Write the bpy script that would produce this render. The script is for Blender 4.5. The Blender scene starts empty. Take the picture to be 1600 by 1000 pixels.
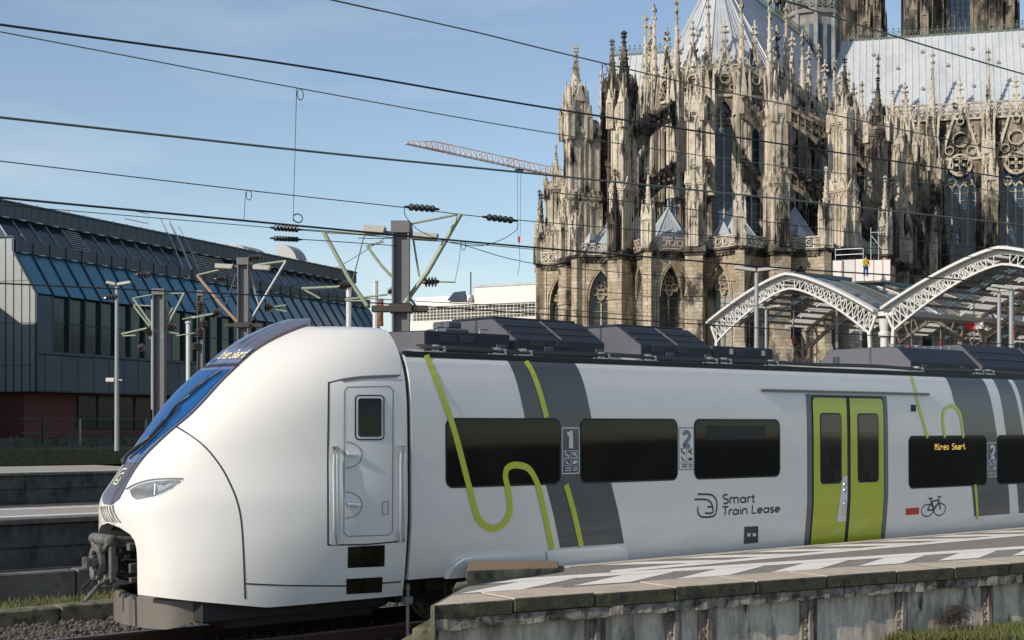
import bpy, bmesh, math, random
from mathutils import Vector, Matrix
from mathutils.bvhtree import BVHTree
import numpy as np
random.seed(7)
R = math.radians
S = bpy.context.scene
COL = S.collection

# ------------------------------------------------------------ camera, sky, sun, exposure
F, H = 2300.0, 2.5                      # focal length in photo pixels, eye height over the rails
cd = bpy.data.cameras.new('camera')
cam = bpy.data.objects.new('camera', cd); COL.objects.link(cam)
cam.location = (0, 0, H); cam.rotation_euler = (R(90), 0, 0)
cd.sensor_width = 36; cd.lens = 36 * F / 1600; cd.shift_y = 165 / 1600
cd.clip_start = 0.1; cd.clip_end = 6000
S.camera = cam

SUN_AZ, SUN_EL = R(229), R(30)          # azimuth clockwise from +Y, elevation
w = bpy.data.worlds.new('World'); S.world = w; w.use_nodes = True
nt = w.node_tree; nt.nodes.clear()
sky = nt.nodes.new('ShaderNodeTexSky'); sky.sky_type = 'NISHITA'; sky.sun_disc = False
sky.sun_elevation = SUN_EL; sky.sun_rotation = SUN_AZ
sky.air_density = 1.0; sky.dust_density = 0.25; sky.ozone_density = 1.8; sky.altitude = 100
tc = nt.nodes.new('ShaderNodeTexCoord'); mp = nt.nodes.new('ShaderNodeMapping')
mp.inputs['Scale'].default_value = (1.2, 1.2, 6.0); mp.inputs['Rotation'].default_value = (0, R(12), 0)
nz = nt.nodes.new('ShaderNodeTexNoise'); nz.inputs['Scale'].default_value = 2.6; nz.inputs['Detail'].default_value = 7; nz.inputs['Roughness'].default_value = .55
rp = nt.nodes.new('ShaderNodeValToRGB'); rp.color_ramp.elements[0].position = .50; rp.color_ramp.elements[1].position = .85
rp.color_ramp.elements[0].color = (.05, .05, .05, 1); rp.color_ramp.elements[1].color = (.30, .30, .30, 1)
mx = nt.nodes.new('ShaderNodeMix'); mx.data_type = 'RGBA'; mx.inputs['B'].default_value = (7.9, 7.9, 7.7, 1)
bg = nt.nodes.new('ShaderNodeBackground'); bg.inputs['Strength'].default_value = 0.128
ow = nt.nodes.new('ShaderNodeOutputWorld')
L_ = nt.links.new
L_(tc.outputs['Generated'], mp.inputs['Vector']); L_(mp.outputs[0], nz.inputs['Vector']); L_(nz.outputs['Fac'], rp.inputs[0])
L_(rp.outputs[0], mx.inputs['Factor']); L_(sky.outputs[0], mx.inputs['A']); L_(mx.outputs['Result'], bg.inputs['Color']); L_(bg.outputs[0], ow.inputs[0])
sd = bpy.data.lights.new('sun', 'SUN'); sd.energy = 4.35; sd.angle = R(.5); sd.color = (1, .91, .78)
so = bpy.data.objects.new('sun', sd); COL.objects.link(so)
tosun = Vector((math.sin(SUN_AZ) * math.cos(SUN_EL), math.cos(SUN_AZ) * math.cos(SUN_EL), math.sin(SUN_EL)))
so.rotation_euler = tosun.to_track_quat('Z', 'Y').to_euler(); so.location = (-40, -40, 60)
S.view_settings.view_transform = 'Standard'; S.view_settings.look = 'None'
S.view_settings.exposure = 0.0; S.view_settings.gamma = 1; S.view_settings.use_curve_mapping = False
S.cycles.max_bounces = 6; S.cycles.use_denoising = True

# ------------------------------------------------------------ materials
def mat(name, col, rough=.6, metal=0.0, var=0.0, scale=3.0, bump=0.0, col2=None, lo=.4, hi=.65, coat=0.0, stretch=(1, 1, 1),
        spec=.5, col3=None, scale3=1.0, lo3=.55, hi3=.75, brick=None, emit=0, stretch3=None, bscale=None, world=False):
    m = bpy.data.materials.new(name); m.use_nodes = True
    t = m.node_tree; n = t.nodes; l = t.links.new
    p = n['Principled BSDF']
    p.inputs['Base Color'].default_value = (*col, 1); p.inputs['Roughness'].default_value = rough
    p.inputs['Metallic'].default_value = metal; p.inputs['Specular IOR Level'].default_value = spec
    p.inputs['Coat Weight'].default_value = coat; p.inputs['Coat Roughness'].default_value = .06
    if emit: p.inputs['Emission Color'].default_value = (*col, 1); p.inputs['Emission Strength'].default_value = emit
    out = None
    tx = n.new('ShaderNodeNewGeometry' if world else 'ShaderNodeTexCoord'); TXO = 'Position' if world else 'Object'
    def noise(sc, st, det=8):
        mm = n.new('ShaderNodeMapping'); mm.inputs['Scale'].default_value = st
        l(tx.outputs[TXO], mm.inputs['Vector'])
        q = n.new('ShaderNodeTexNoise'); q.inputs['Scale'].default_value = sc; q.inputs['Detail'].default_value = det; q.inputs['Roughness'].default_value = .65
        l(mm.outputs[0], q.inputs['Vector']); return q
    def mixin(prev, fac, c):
        x = n.new('ShaderNodeMix'); x.data_type = 'RGBA'
        if prev is None: x.inputs['A'].default_value = (*col, 1)
        else: l(prev, x.inputs['A'])
        x.inputs['B'].default_value = (*c, 1); l(fac, x.inputs['Factor']); return x.outputs['Result']
    def ramp(q, a, b):
        r = n.new('ShaderNodeMapRange'); r.inputs['From Min'].default_value = a; r.inputs['From Max'].default_value = b
        l(q.outputs['Fac'], r.inputs['Value']); return r.outputs[0]
    if brick:
        bt = n.new('ShaderNodeTexBrick'); bt.inputs['Scale'].default_value = 1
        bt.inputs['Brick Width'].default_value = brick[0]; bt.inputs['Row Height'].default_value = brick[1]; bt.inputs['Mortar Size'].default_value = brick[2]
        bt.inputs['Color1'].default_value = (*col, 1); bt.inputs['Color2'].default_value = (*brick[3], 1); bt.inputs['Mortar'].default_value = (*brick[4], 1)
        bt.inputs['Bias'].default_value = -.1
        cx = n.new('ShaderNodeSeparateXYZ'); l(tx.outputs[TXO], cx.inputs[0])
        ad = n.new('ShaderNodeMath'); ad.operation = 'ADD'; l(cx.outputs[0], ad.inputs[0]); l(cx.outputs[1], ad.inputs[1])
        cb = n.new('ShaderNodeCombineXYZ'); l(ad.outputs[0], cb.inputs[0]); l(cx.outputs[2], cb.inputs[1])
        l(cb.outputs[0], bt.inputs['Vector']); out = bt.outputs['Color']
    if col2 is not None:
        out = mixin(out, ramp(noise(scale, stretch), lo, hi), col2)
    if col3 is not None:
        out = mixin(out, ramp(noise(scale3, stretch3 or stretch), lo3, hi3), col3)
    if var:
        q = noise(scale * 4, (1, 1, 1), 6)
        hv = n.new('ShaderNodeHueSaturation')
        if out is None: hv.inputs['Color'].default_value = (*col, 1)
        else: l(out, hv.inputs['Color'])
        r = n.new('ShaderNodeMapRange'); r.inputs['From Min'].default_value = .3; r.inputs['From Max'].default_value = .7
        r.inputs['To Min'].default_value = 1 - var; r.inputs['To Max'].default_value = 1 + var
        l(q.outputs['Fac'], r.inputs['Value']); l(r.outputs[0], hv.inputs['Value']); out = hv.outputs[0]
    if out is not None: l(out, p.inputs['Base Color'])
    if bump:
        q = noise(bscale or scale * 8, (1, 1, 1), 8)
        b = n.new('ShaderNodeBump'); b.inputs['Strength'].default_value = bump; b.inputs['Distance'].default_value = .03
        l(q.outputs['Fac'], b.inputs['Height']); l(b.outputs[0], p.inputs['Normal'])
    return m

M = {}
M['white'] = mat('white_paint', (.755, .73, .69), .32, var=.02, scale=.8, coat=.45, col2=(.70, .675, .635), lo=.55, hi=.8, stretch=(1, 1, .5))
M['panel'] = mat('grey_white_paint', (.70, .70, .69), .35, coat=.3)
M['grey'] = mat('livery_grey', (.075, .082, .085), .35, coat=.35, var=.04)
M['midgrey'] = mat('door_frame_grey', (.12, .125, .13), .4, coat=.2)
M['lime'] = mat('lime_vinyl', (.50, .55, .035), .35, coat=.4, var=.02)
M['limedoor'] = mat('lime_door_paint', (.46, .50, .03), .32, coat=.4, var=.02)
M['black'] = mat('black_rubber', (.008, .008, .009), .55)
M['ink'] = mat('dark_print', (.03, .033, .037), .4)
M['lightprint'] = mat('pale_print', (.62, .64, .66), .4)
M['greyprint'] = mat('grey_print', (.20, .21, .23), .4)
M['red'] = mat('red_print', (.50, .02, .025), .4)
M['glass'] = mat('tinted_glass', (.006, .006, .005), .04, spec=.28, col2=(.022, .020, .014), scale=1.1, lo=.5, hi=.8)
M['doorglass'] = mat('door_glass', (.014, .014, .014), .05, spec=.5, col2=(.04, .04, .038), scale=1.3, lo=.45, hi=.7)
M['windscreen'] = mat('blue_windscreen', (.009, .080, .25), .05, spec=.5, coat=.3)
M['nose'] = mat('nose_panel_violet', (.105, .10, .125), .22, coat=.5, var=.03)
M['bluesh'] = mat('sign_surround_blue', (.12, .16, .28), .2, coat=.4)
M['paleemb'] = mat('pale_emblem', (.62, .64, .42), .4)
M['lampmid'] = mat('lamp_bowl_grey', (.36, .38, .40), .15, spec=.6)
M['amber'] = mat('amber_led', (1.0, .62, .12), .5, emit=.9)
M['paleled'] = mat('pale_led', (.85, .70, .35), .5, emit=.55)
M['headlamp'] = mat('headlamp_glass', (.24, .26, .28), .12, spec=.6, coat=.6, col2=(.09, .10, .11), scale=3.0, lo=.45, hi=.6)
M['lamprefl'] = mat('lamp_reflector', (.85, .87, .88), .2)
M['roofbox'] = mat('roof_unit_shaded', (.015, .018, .028), .55, var=.06, scale=1.2, bump=.05)  # roof unit colour darkened to stand for the shaded flanks
M['rooflit'] = mat('roof_unit_lit', (.095, .095, .112), .6, var=.05)  # paler copy of the roof unit colour, sunlight put into the tone
M['metal'] = mat('bare_metal', (.42, .43, .44), .35, metal=.7, var=.06)
M['alu'] = mat('brushed_aluminium', (.60, .61, .62), .3, metal=.8)
M['coupler'] = mat('coupler_cast_steel', (.17, .163, .15), .55, metal=.35, var=.2, scale=6, col2=(.06, .05, .045), lo=.5, hi=.65, bump=.15)
M['plough'] = mat('plough_taupe', (.17, .15, .13), .4, var=.08, scale=2, coat=.15)
M['under'] = mat('underframe_black', (.022, .020, .019), .7, var=.2, scale=4)
M['rust'] = mat('rusty_rail', (.10, .055, .04), .7, var=.2, scale=8, bump=.2)
M['railtop'] = mat('worn_rail_head', (.25, .22, .20), .35, metal=.6)
M['sleeper'] = mat('sleeper_concrete', (.17, .15, .13), .9, var=.2, scale=4, bump=.3)
M['ballast'] = mat('ballast_ground', (.085, .07, .06), .95, var=.3, scale=8, bump=.8, col2=(.045, .038, .035), lo=.4, hi=.6)
M['stone'] = mat('ballast_stone', (.09, .075, .065), .95, world=True, var=.35, scale=2, bump=.4)
M['asphalt'] = mat('platform_asphalt', (.215, .195, .175), .85, var=.16, scale=5, bump=.25, col2=(.29, .265, .24), scale3=1, lo=.5, hi=.7, bscale=90)
M['marking'] = mat('white_marking', (.80, .76, .70), .7, var=.06, scale=5, col2=(.42, .40, .37), lo=.6, hi=.78)
M['coping'] = mat('coping_stone', (.50, .42, .33), .9, var=.14, scale=3, bump=.4, col2=(.30, .25, .185), lo=.5, hi=.75, world=True)
M['moss'] = mat('mossy_stone', (.20, .175, .12), .95, var=.22, scale=3, bump=.6, col2=(.07, .085, .035), lo=.42, hi=.62, col3=(.035, .03, .026), scale3=5, lo3=.5, hi3=.65, world=True)
M['mossface'] = mat('mossy_dark_face', (.055, .055, .035), .95, var=.25, scale=4, bump=.6, col2=(.085, .095, .04), lo=.5, hi=.68, col3=(.03, .024, .02), scale3=6, lo3=.5, hi3=.62, world=True)
M['plinth'] = mat('crumbling_plinth', (.40, .36, .31), .95, var=.25, scale=4, bump=.9, col2=(.055, .046, .04), lo=.43, hi=.58, col3=(.16, .12, .09), scale3=9, lo3=.5, hi3=.7, world=True)
M['streak'] = mat('streaked_concrete', (.66, .58, .48), .9, var=.15, scale=2.2, bump=.35, col2=(.20, .165, .13), lo=.45, hi=.68, stretch=(1.6, 1.6, .35), col3=(.05, .045, .04), scale3=3.2, lo3=.58, hi3=.70, world=True)
M['rivet'] = mat('rusted_post', (.27, .235, .20), .85, var=.25, scale=8, bump=.3, col2=(.09, .055, .04), lo=.45, hi=.62, stretch=(1, 1, .4), world=True)
M['gravel'] = mat('brown_grit', (.24, .165, .105), .98, var=.3, scale=14, bump=.6, bscale=120)
M['darkwall'] = mat('sooty_platform_wall', (.11, .103, .092), .9, var=.25, scale=2, bump=.3, col2=(.045, .042, .038), lo=.45, hi=.65, stretch=(1, 1, .6), world=True)
M['lowwall'] = mat('grey_concrete_wall', (.15, .14, .125), .9, var=.2, scale=2, bump=.3, col2=(.08, .072, .065), lo=.45, hi=.68, stretch=(1, 1, .5), world=True)
M['paving'] = mat('pale_paving', (.33, .30, .26), .85, var=.15, scale=1.5)
M['grass'] = mat('grass_blades', (.10, .115, .028), .8, var=.35, scale=2, col2=(.13, .11, .04), lo=.5, hi=.7)
M['soil'] = mat('grassy_soil', (.10, .085, .05), .95, var=.3, scale=4, bump=.6, col2=(.06, .075, .02), lo=.45, hi=.6)
M['zinc'] = mat('zinc_cladding_shaded', (.062, .092, .115), .45, metal=.2, var=.16, scale=.35, col2=(.042, .066, .086), lo=.4, hi=.65, world=True)  # zinc darkened in colour for the shaded long side
M['zincend'] = mat('zinc_end_wall_lit', (.33, .345, .34), .5, metal=.15, var=.06, scale=.3)  # same zinc lightened in colour for the sunlit end
M['zincd'] = mat('zinc_fascia', (.045, .070, .090), .45, metal=.25, var=.12, scale=.5)
M['skyglass'] = mat('roof_glazing', (.065, .20, .275), .10, spec=.8, var=.08, scale=.15)
M['skyglass2'] = mat('upper_roof_glazing', (.018, .038, .050), .12, spec=.5, var=.15, scale=.3)
M['wallglass'] = mat('facade_glass', (.012, .030, .034), .12, spec=.3, col2=(.045, .082, .080), scale=.8, lo=.48, hi=.74, stretch=(1.2, 1.2, .7))
M['mullion'] = mat('dark_mullion', (.035, .045, .055), .5)
M['dimglass'] = mat('dim_shop_glass', (.014, .017, .017), .2, spec=.15, col2=(.05, .055, .052), scale=1.2, lo=.52, hi=.7)
M['paleglass'] = mat('pale_backed_glass', (.20, .18, .14), .3, var=.15, scale=.5)
M['brickred'] = mat('red_brick_wall', (.19, .055, .042), .9, var=.15, scale=2, brick=(.25, .08, .01, (.14, .045, .036), (.08, .05, .045)))
M['whitemetal'] = mat('white_painted_steel', (.62, .61, .58), .5, var=.05, scale=1, col2=(.50, .47, .42), lo=.6, hi=.8)
M['polegrey'] = mat('galvanised_steel', (.33, .34, .345), .5, metal=.3, var=.08, scale=2)
M['mastgrey'] = mat('mast_paint_grey', (.155, .155, .16), .6, var=.12, scale=2, col2=(.10, .09, .085), lo=.55, hi=.75, stretch=(1, 1, .3))
M['tubegreen'] = mat('pale_green_tube', (.30, .34, .235), .5, var=.12, scale=3)
M['tubered'] = mat('faded_red_tube', (.40, .26, .17), .6, var=.12, scale=3)
M['insul'] = mat('brown_insulator', (.045, .03, .024), .25, coat=.4)
M['insulg'] = mat('dark_green_insulator', (.03, .035, .028), .35)
M['wire'] = mat('wire_dark', (.025, .025, .028), .6)
M['wireg'] = mat('wire_patina', (.10, .125, .10), .6)
M['lamp'] = mat('lamp_housing', (.42, .40, .35), .5, var=.08)
M['lead'] = mat('lead_roof', (.50, .52, .54), .5, metal=.1, var=.07, scale=.25, col2=(.38, .40, .43), lo=.48, hi=.72, stretch=(1, 1, .25))
M['leadd'] = mat('lead_chapel_roof', (.42, .46, .50), .5, metal=.1, var=.10, scale=.5, col2=(.28, .31, .35), lo=.5, hi=.7)
ST = dict(world=True, rough=.95, var=.25, scale=.6, bump=.10, bscale=3)
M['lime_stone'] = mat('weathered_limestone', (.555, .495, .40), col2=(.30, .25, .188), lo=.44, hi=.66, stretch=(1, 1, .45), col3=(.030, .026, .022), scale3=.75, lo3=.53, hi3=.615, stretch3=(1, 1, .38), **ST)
M['shadestone'] = mat('shaded_limestone', (.33, .28, .215), col2=(.12, .098, .075), lo=.42, hi=.60, stretch=(1, 1, .40), col3=(.024, .021, .018), scale3=.75, lo3=.48, hi3=.58, stretch3=(1, 1, .38), **ST)  # limestone darkened as painted shade: transept, straight bays, apse clerestory
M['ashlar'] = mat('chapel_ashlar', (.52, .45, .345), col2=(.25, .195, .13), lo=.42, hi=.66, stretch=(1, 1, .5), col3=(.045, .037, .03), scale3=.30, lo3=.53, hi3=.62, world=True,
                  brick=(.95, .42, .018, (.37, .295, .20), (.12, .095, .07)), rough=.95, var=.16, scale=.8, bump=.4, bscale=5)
M['darkstone'] = mat('sooty_shaded_limestone', (.19, .16, .125), col2=(.07, .058, .046), lo=.42, hi=.60, stretch=(1, 1, .4), col3=(.020, .018, .016), scale3=.8, lo3=.46, hi3=.56, stretch3=(1, 1, .4), **ST)  # soot, and painted shade on the north clerestory and inner parts
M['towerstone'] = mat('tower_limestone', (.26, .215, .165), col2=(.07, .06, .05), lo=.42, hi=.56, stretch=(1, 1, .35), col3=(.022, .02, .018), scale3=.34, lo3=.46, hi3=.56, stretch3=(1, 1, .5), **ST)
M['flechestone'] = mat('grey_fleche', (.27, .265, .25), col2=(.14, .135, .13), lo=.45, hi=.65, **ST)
M['minglass'] = mat('church_glass_blue', (.022, .048, .092), .22, spec=.5, var=.3, scale=1.5)
M['minlit'] = mat('church_glass_lit', (.30, .32, .30), .25, spec=.5, var=.15, scale=1.2)  # pale copy of the church glass, sunlight put into the colour
M['mindark'] = mat('church_glass_dark', (.03, .036, .04), .25, spec=.5, var=.2, scale=1.2)
M['hallglass'] = mat('hall_roof_glass', (.10, .15, .20), .12, spec=.6, var=.15, scale=.3)
M['hallbrown'] = mat('hall_purlin_brown', (.27, .225, .175), .7, var=.25, scale=.8)
M['hallpale'] = mat('hall_ceiling_pale', (.30, .31, .29), .7, var=.15, scale=.8)
M['scafwhite'] = mat('white_sheeting', (.72, .70, .66), .8, var=.06, scale=.3, col2=(.60, .47, .42), lo=.6, hi=.75)
M['cranered'] = mat('crane_red_white', (.62, .42, .38), .6, col2=(.70, .68, .66), scale=.25, lo=.45, hi=.55)
M['bark'] = mat('bare_twigs', (.085, .062, .048), .9, var=.25, scale=2)
M['yellow'] = mat('hi_vis_jacket', (.55, .36, .02), .8)
M['blue'] = mat('blue_workwear', (.02, .05, .22), .8)
M['skin'] = mat('skin', (.48, .30, .22), .6)
M['hair'] = mat('dark_hair', (.02, .015, .012), .7)
M['orange'] = mat('orange_banner', (.42, .12, .04), .8, col2=(.18, .06, .05), scale=1.5, lo=.45, hi=.55)
M['orbs'] = mat('blue_grey_sheet_roof', (.085, .135, .17), .5, var=.1, scale=.5)
M['ground'] = mat('yard_ground', (.06, .055, .05), .95, var=.3, scale=1.5, bump=.3)
M['ochre'] = mat('ochre_facade', (.32, .22, .12), .9, var=.2, scale=.4)

for k_, a_ in (('hallglass', .38),):
    M[k_].node_tree.nodes['Principled BSDF'].inputs['Alpha'].default_value = a_
t_ = M['hallpale'].node_tree; tr = t_.nodes.new('ShaderNodeBsdfTranslucent'); tr.inputs['Color'].default_value = (.80, .78, .70, 1)   # frosted panes let daylight through
ms = t_.nodes.new('ShaderNodeMixShader'); ms.inputs[0].default_value = .7; om = t_.nodes['Material Output']
t_.links.new(t_.nodes['Principled BSDF'].outputs[0], ms.inputs[1]); t_.links.new(tr.outputs[0], ms.inputs[2]); t_.links.new(ms.outputs[0], om.inputs['Surface'])
# ------------------------------------------------------------ mesh helpers
class MB:
    def __init__(s, T=None): s.v = []; s.f = []; s.m = []; s.mi = 0; s.T = T
    def add(s, vs, fs):
        o = len(s.v)
        s.v += [tuple(s.T @ Vector(q)) for q in vs] if s.T is not None else [tuple(q) for q in vs]
        s.f += [[o + i for i in f] for f in fs]; s.m += [s.mi] * len(fs); return s
    def box(s, x0, x1, y0, y1, z0, z1):
        return s.add([(x0,y0,z0),(x1,y0,z0),(x1,y1,z0),(x0,y1,z0),(x0,y0,z1),(x1,y0,z1),(x1,y1,z1),(x0,y1,z1)],
                     [[0,3,2,1],[4,5,6,7],[0,1,5,4],[1,2,6,5],[2,3,7,6],[3,0,4,7]])
    def prism(s, pts, ext):
        n = len(pts); e = Vector(ext)
        vs = [Vector(p) for p in pts]; vs = vs + [v + e for v in vs]
        return s.add(vs, [list(range(n))[::-1], list(range(n, 2*n))] + [[i, (i+1) % n, n + (i+1) % n, n + i] for i in range(n)])
    def frust(s, c, a, b, z0, z1, n=4, rot=None):      # square/polygonal taper
        rot = math.pi / n if rot is None else rot
        k = 1 / math.cos(math.pi / n)
        vs = []
        for (r, z) in ((a, z0), (b, z1)):
            for i in range(n):
                q = rot + 2 * math.pi * i / n; vs.append((c[0] + r * k * math.cos(q), c[1] + r * k * math.sin(q), z))
        return s.add(vs, [list(range(n))[::-1], list(range(n, 2*n))] + [[i, (i+1) % n, n + (i+1) % n, n + i] for i in range(n)])
    def tube(s, pts, r, n=6, r2=None):
        pts = [Vector(p) for p in pts]; N = len(pts); rings = []
        for i, p in enumerate(pts):
            d = (pts[min(i+1, N-1)] - pts[max(i-1, 0)]).normalized()
            a = d.cross(Vector((0, 0, 1)) if abs(d.z) < .95 else Vector((1, 0, 0))).normalized(); b = d.cross(a)
            rr = r if r2 is None else r + (r2 - r) * i / max(N-1, 1)
            rings += [p + (a * math.cos(2*math.pi*k/n) + b * math.sin(2*math.pi*k/n)) * rr for k in range(n)]
        fs = [[i*n+k, i*n+(k+1) % n, (i+1)*n+(k+1) % n, (i+1)*n+k] for i in range(N-1) for k in range(n)]
        return s.add(rings, fs + [list(range(n))[::-1], list(range((N-1)*n, N*n))])
    def bar(s, p, q, a, b=None):                        # rectangular bar between two points
        p, q = Vector(p), Vector(q); d = (q - p).normalized(); b = a if b is None else b
        u = d.cross(Vector((0, 0, 1)) if abs(d.z) < .95 else Vector((1, 0, 0))).normalized(); v = d.cross(u)
        vs = [e + u * i * a / 2 + v * j * b / 2 for e in (p, q) for i, j in ((-1,-1),(1,-1),(1,1),(-1,1))]
        return s.add(vs, [[3,2,1,0],[4,5,6,7]] + [[i, (i+1) % 4, 4+(i+1) % 4, 4+i] for i in range(4)])
    def lathe(s, p, axis, prof, n=10):                  # prof: (distance along axis, radius)
        p = Vector(p); d = Vector(axis).normalized()
        a = d.cross(Vector((0, 0, 1)) if abs(d.z) < .95 else Vector((1, 0, 0))).normalized(); b = d.cross(a); N = len(prof)
        vs = [p + d * h + (a * math.cos(2*math.pi*k/n) + b * math.sin(2*math.pi*k/n)) * r for h, r in prof for k in range(n)]
        fs = [[i*n+k, i*n+(k+1) % n, (i+1)*n+(k+1) % n, (i+1)*n+k] for i in range(N-1) for k in range(n)]
        return s.add(vs, fs + [list(range(n))[::-1], list(range((N-1)*n, N*n))])
    def ring(s, c, u, v, r, th, dep, n=16):             # flat ring in the plane u,v, depth along u x v
        c, u, v = Vector(c), Vector(u), Vector(v); w_ = u.cross(v).normalized() * dep; vs = []
        for k in range(n):
            q = 2*math.pi*k/n; e = u*math.cos(q) + v*math.sin(q)
            vs += [c+e*(r-th), c+e*(r+th), c+e*(r+th)+w_, c+e*(r-th)+w_]
        fs = []
        for k in range(n):
            a, b = 4*k, 4*((k+1) % n)
            fs += [[a+i, a+(i+1) % 4, b+(i+1) % 4, b+i] for i in range(4)]
        return s.add(vs, fs)
    def mesh(s, name, mats=None, smooth=False, recalc=True):
        me = bpy.data.meshes.new(name); me.from_pydata(s.v, [], s.f)
        mats = mats if isinstance(mats, (list, tuple)) else [mats]
        for m in mats: me.materials.append(m)
        if len(mats) > 1: me.polygons.foreach_set('material_index', s.m)
        if recalc:
            b = bmesh.new(); b.from_mesh(me); bmesh.ops.recalc_face_normals(b, faces=b.faces); b.to_mesh(me); b.free()
        if smooth:
            me.shade_smooth()
            if smooth is not True: me.set_sharp_from_angle(angle=R(smooth))
        me.update(); return me
    def build(s, name, mats, parent=None, smooth=False, bevel=0, **k):
        o = link(name, s.mesh(name, mats, smooth), parent, **k)
        if bevel:
            b = o.modifiers.new('bevel', 'BEVEL'); b.width = bevel; b.segments = 1; b.limit_method = 'ANGLE'
        return o
def tag(o, label=None, cat=None, group=None, kind=None):
    for k, v in (('label', label), ('category', cat), ('group', group), ('kind', kind)):
        if v: o[k] = v
    return o
def link(name, data, parent=None, M4=None, loc=None, **k):
    o = bpy.data.objects.new(name, data); COL.objects.link(o)
    if parent is not None: o.parent = parent
    if M4 is not None: o.matrix_local = M4
    if loc is not None: o.location = loc
    return tag(o, **k)
def thing(name, label, cat, loc=(0, 0, 0), rz=0, group=None):
    o = bpy.data.objects.new(name, None); COL.objects.link(o); o.location = loc; o.rotation_euler = (0, 0, rz)
    return tag(o, label, cat, group)
def struct(o): o['kind'] = 'structure'; return o
def at(px, py, Y): return Vector(((px - 800) / F * Y, Y, H + (665 - py) / F * Y))      # photo pixel at a distance
def gp(px, py, z): Y = (z - H) * F / (665 - py); return Vector(((px - 800) / F * Y, Y, z))  # pixel on a level plane

# track frame: t along the rails (away to the right), w towards the camera
DV, NV = Vector((.7613, .6485, 0)), Vector((.6485, -.7613, 0))
D0, T0 = 14.41, 10.64
TRZ = math.atan2(.6485, .7613)
TORG = DV * T0 - NV * (D0 + 1.41)
def side(px, py, w):
    r = Vector(((px - 800) / F, 1, 0)); k = (D0 + 1.41 - w) / (-(r.dot(NV)))
    return (k * r).dot(DV) - T0, H + (665 - py) / F * k
def tw(t, w, z=0): return TORG + DV * t + NV * w + Vector((0, 0, z))
def L(t, w, z): return (t, -w, z)

# ------------------------------------------------------------ ground and tracks
g = MB(); g.add([(-900, -60, -.32), (1500, -60, -.32), (1500, 2500, -.32), (-900, 2500, -.32)], [[0, 1, 2, 3]])
struct(g.build('ground', M['ground']))
def strip(name, w0, w1, z, m, t0=-40, t1=60):
    b = MB(); b.add([tw(t0, w0, z), tw(t1, w0, z), tw(t1, w1, z), tw(t0, w1, z)], [[0, 1, 2, 3]])
    return struct(b.build(name, M[m]))
strip('ballast_bed', -3.4, 1.6, -.20, 'ballast')
strip('ballast_bed', -9.0, -5.8, -.06, 'ballast')
strip('ballast_bed', -29.9, -12.7, -.02, 'ballast', -60, 90)
def track(wc, z, t0, t1, sl=True):
    root = struct(thing('railway_track', None, None, tw(0, wc, z), TRZ))
    for sgn in (-1, 1):
        y = sgn * .75
        b = MB(); b.box(t0, t1, y - .075, y + .075, -.17, -.15); b.box(t0, t1, y - .009, y + .009, -.15, -.04); b.box(t0, t1, y - .036, y + .036, -.04, -.012)
        r = b.build('rail', M['rust'], root)
        b = MB(); b.box(t0, t1, y - .034, y + .034, -.012, 0); b.build('rail_head', M['railtop'], r)
    if sl:
        b = MB(); b.box(-.13, .13, -1.3, 1.3, -.34, -.175); me = b.mesh('sleeper', M['sleeper'])
        t = t0 + .2
        while t < t1:
            link('sleeper', me, root, loc=(t, random.uniform(-.02, .02), 0)); t += .62
    return root
track(0, 0, -9, 9)
track(-7.4, .10, -12, 12, False)
# ballast stones (nobody could count them)
def stones(t0, t1, w0, w1, z, n, r0, r1):
    b = MB()
    for _ in range(n):
        p = tw(random.uniform(t0, t1), random.uniform(w0, w1), z + random.uniform(-.02, .03)); r = random.uniform(r0, r1)
        v = [p + Vector(q) * r * random.uniform(.7, 1.2) for q in ((1,0,0),(-1,0,0),(0,1,0),(0,-1,0),(0,0,.8),(0,0,-.8))]
        b.add(v, [[0,2,4],[2,1,4],[1,3,4],[3,0,4],[2,0,5],[1,2,5],[3,1,5],[0,3,5]])
    tag(b.build('ballast_stones', M['stone']), 'loose brown grey ballast stones around the rails and sleepers', 'ballast', kind='stuff')
stones(-8, 4, -3.3, 1.5, -.18, 9000, .03, .065)
b = MB()
for _ in range(1800):
    p = tw(random.uniform(-14, 8), random.uniform(-9, -8.2), -.03); r = random.uniform(.04, .08)
    b.add([p + Vector(q) * r for q in ((1,0,0),(-.5,.8,0),(-.5,-.8,0),(0,0,.9))], [[0,1,3],[1,2,3],[2,0,3]])
tag(b.build('ballast_stones', M['stone']), 'dark ballast stones along the foot of the sooty platform wall', 'ballast', kind='stuff')

# ------------------------------------------------------------ island platform in the foreground
PZ = .66
A = gp(676, 945, PZ); E_ = gp(1600, 878, PZ)
ev = (E_ - A).normalized(); en = Vector((ev.y, -ev.x, 0))              # along the near edge, outward to the camera
LEN = (E_ - A).length + 14
plat = struct(thing('platform', None, None, (0, 0, 0)))
B0 = gp(738, 911, PZ); eb = (B0 - A).normalized(); CT = eb.dot(ev) / eb.dot(-en)
def pe(s, o, z):
    if o < 0: s = max(s, -o * CT - .001)            # the end of the platform is cut off at a slant
    p = A + ev * s + en * o; return Vector((p.x, p.y, z))
far0 = tw(*[side(872, 884, 1.55)[0], 1.55], PZ); far1 = tw(34, 1.55, PZ)
n1 = pe(.0, -.40, PZ)
top = [pe(.02, -.725, PZ), pe(LEN, -.725, PZ), far1, far0, B0]
b = MB(); b.prism([Vector((p.x, p.y, -.3)) for p in top], (0, 0, PZ - .008 + .3)); b.build('surface', M['asphalt'], plat)
s = 0; i = 0
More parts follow.
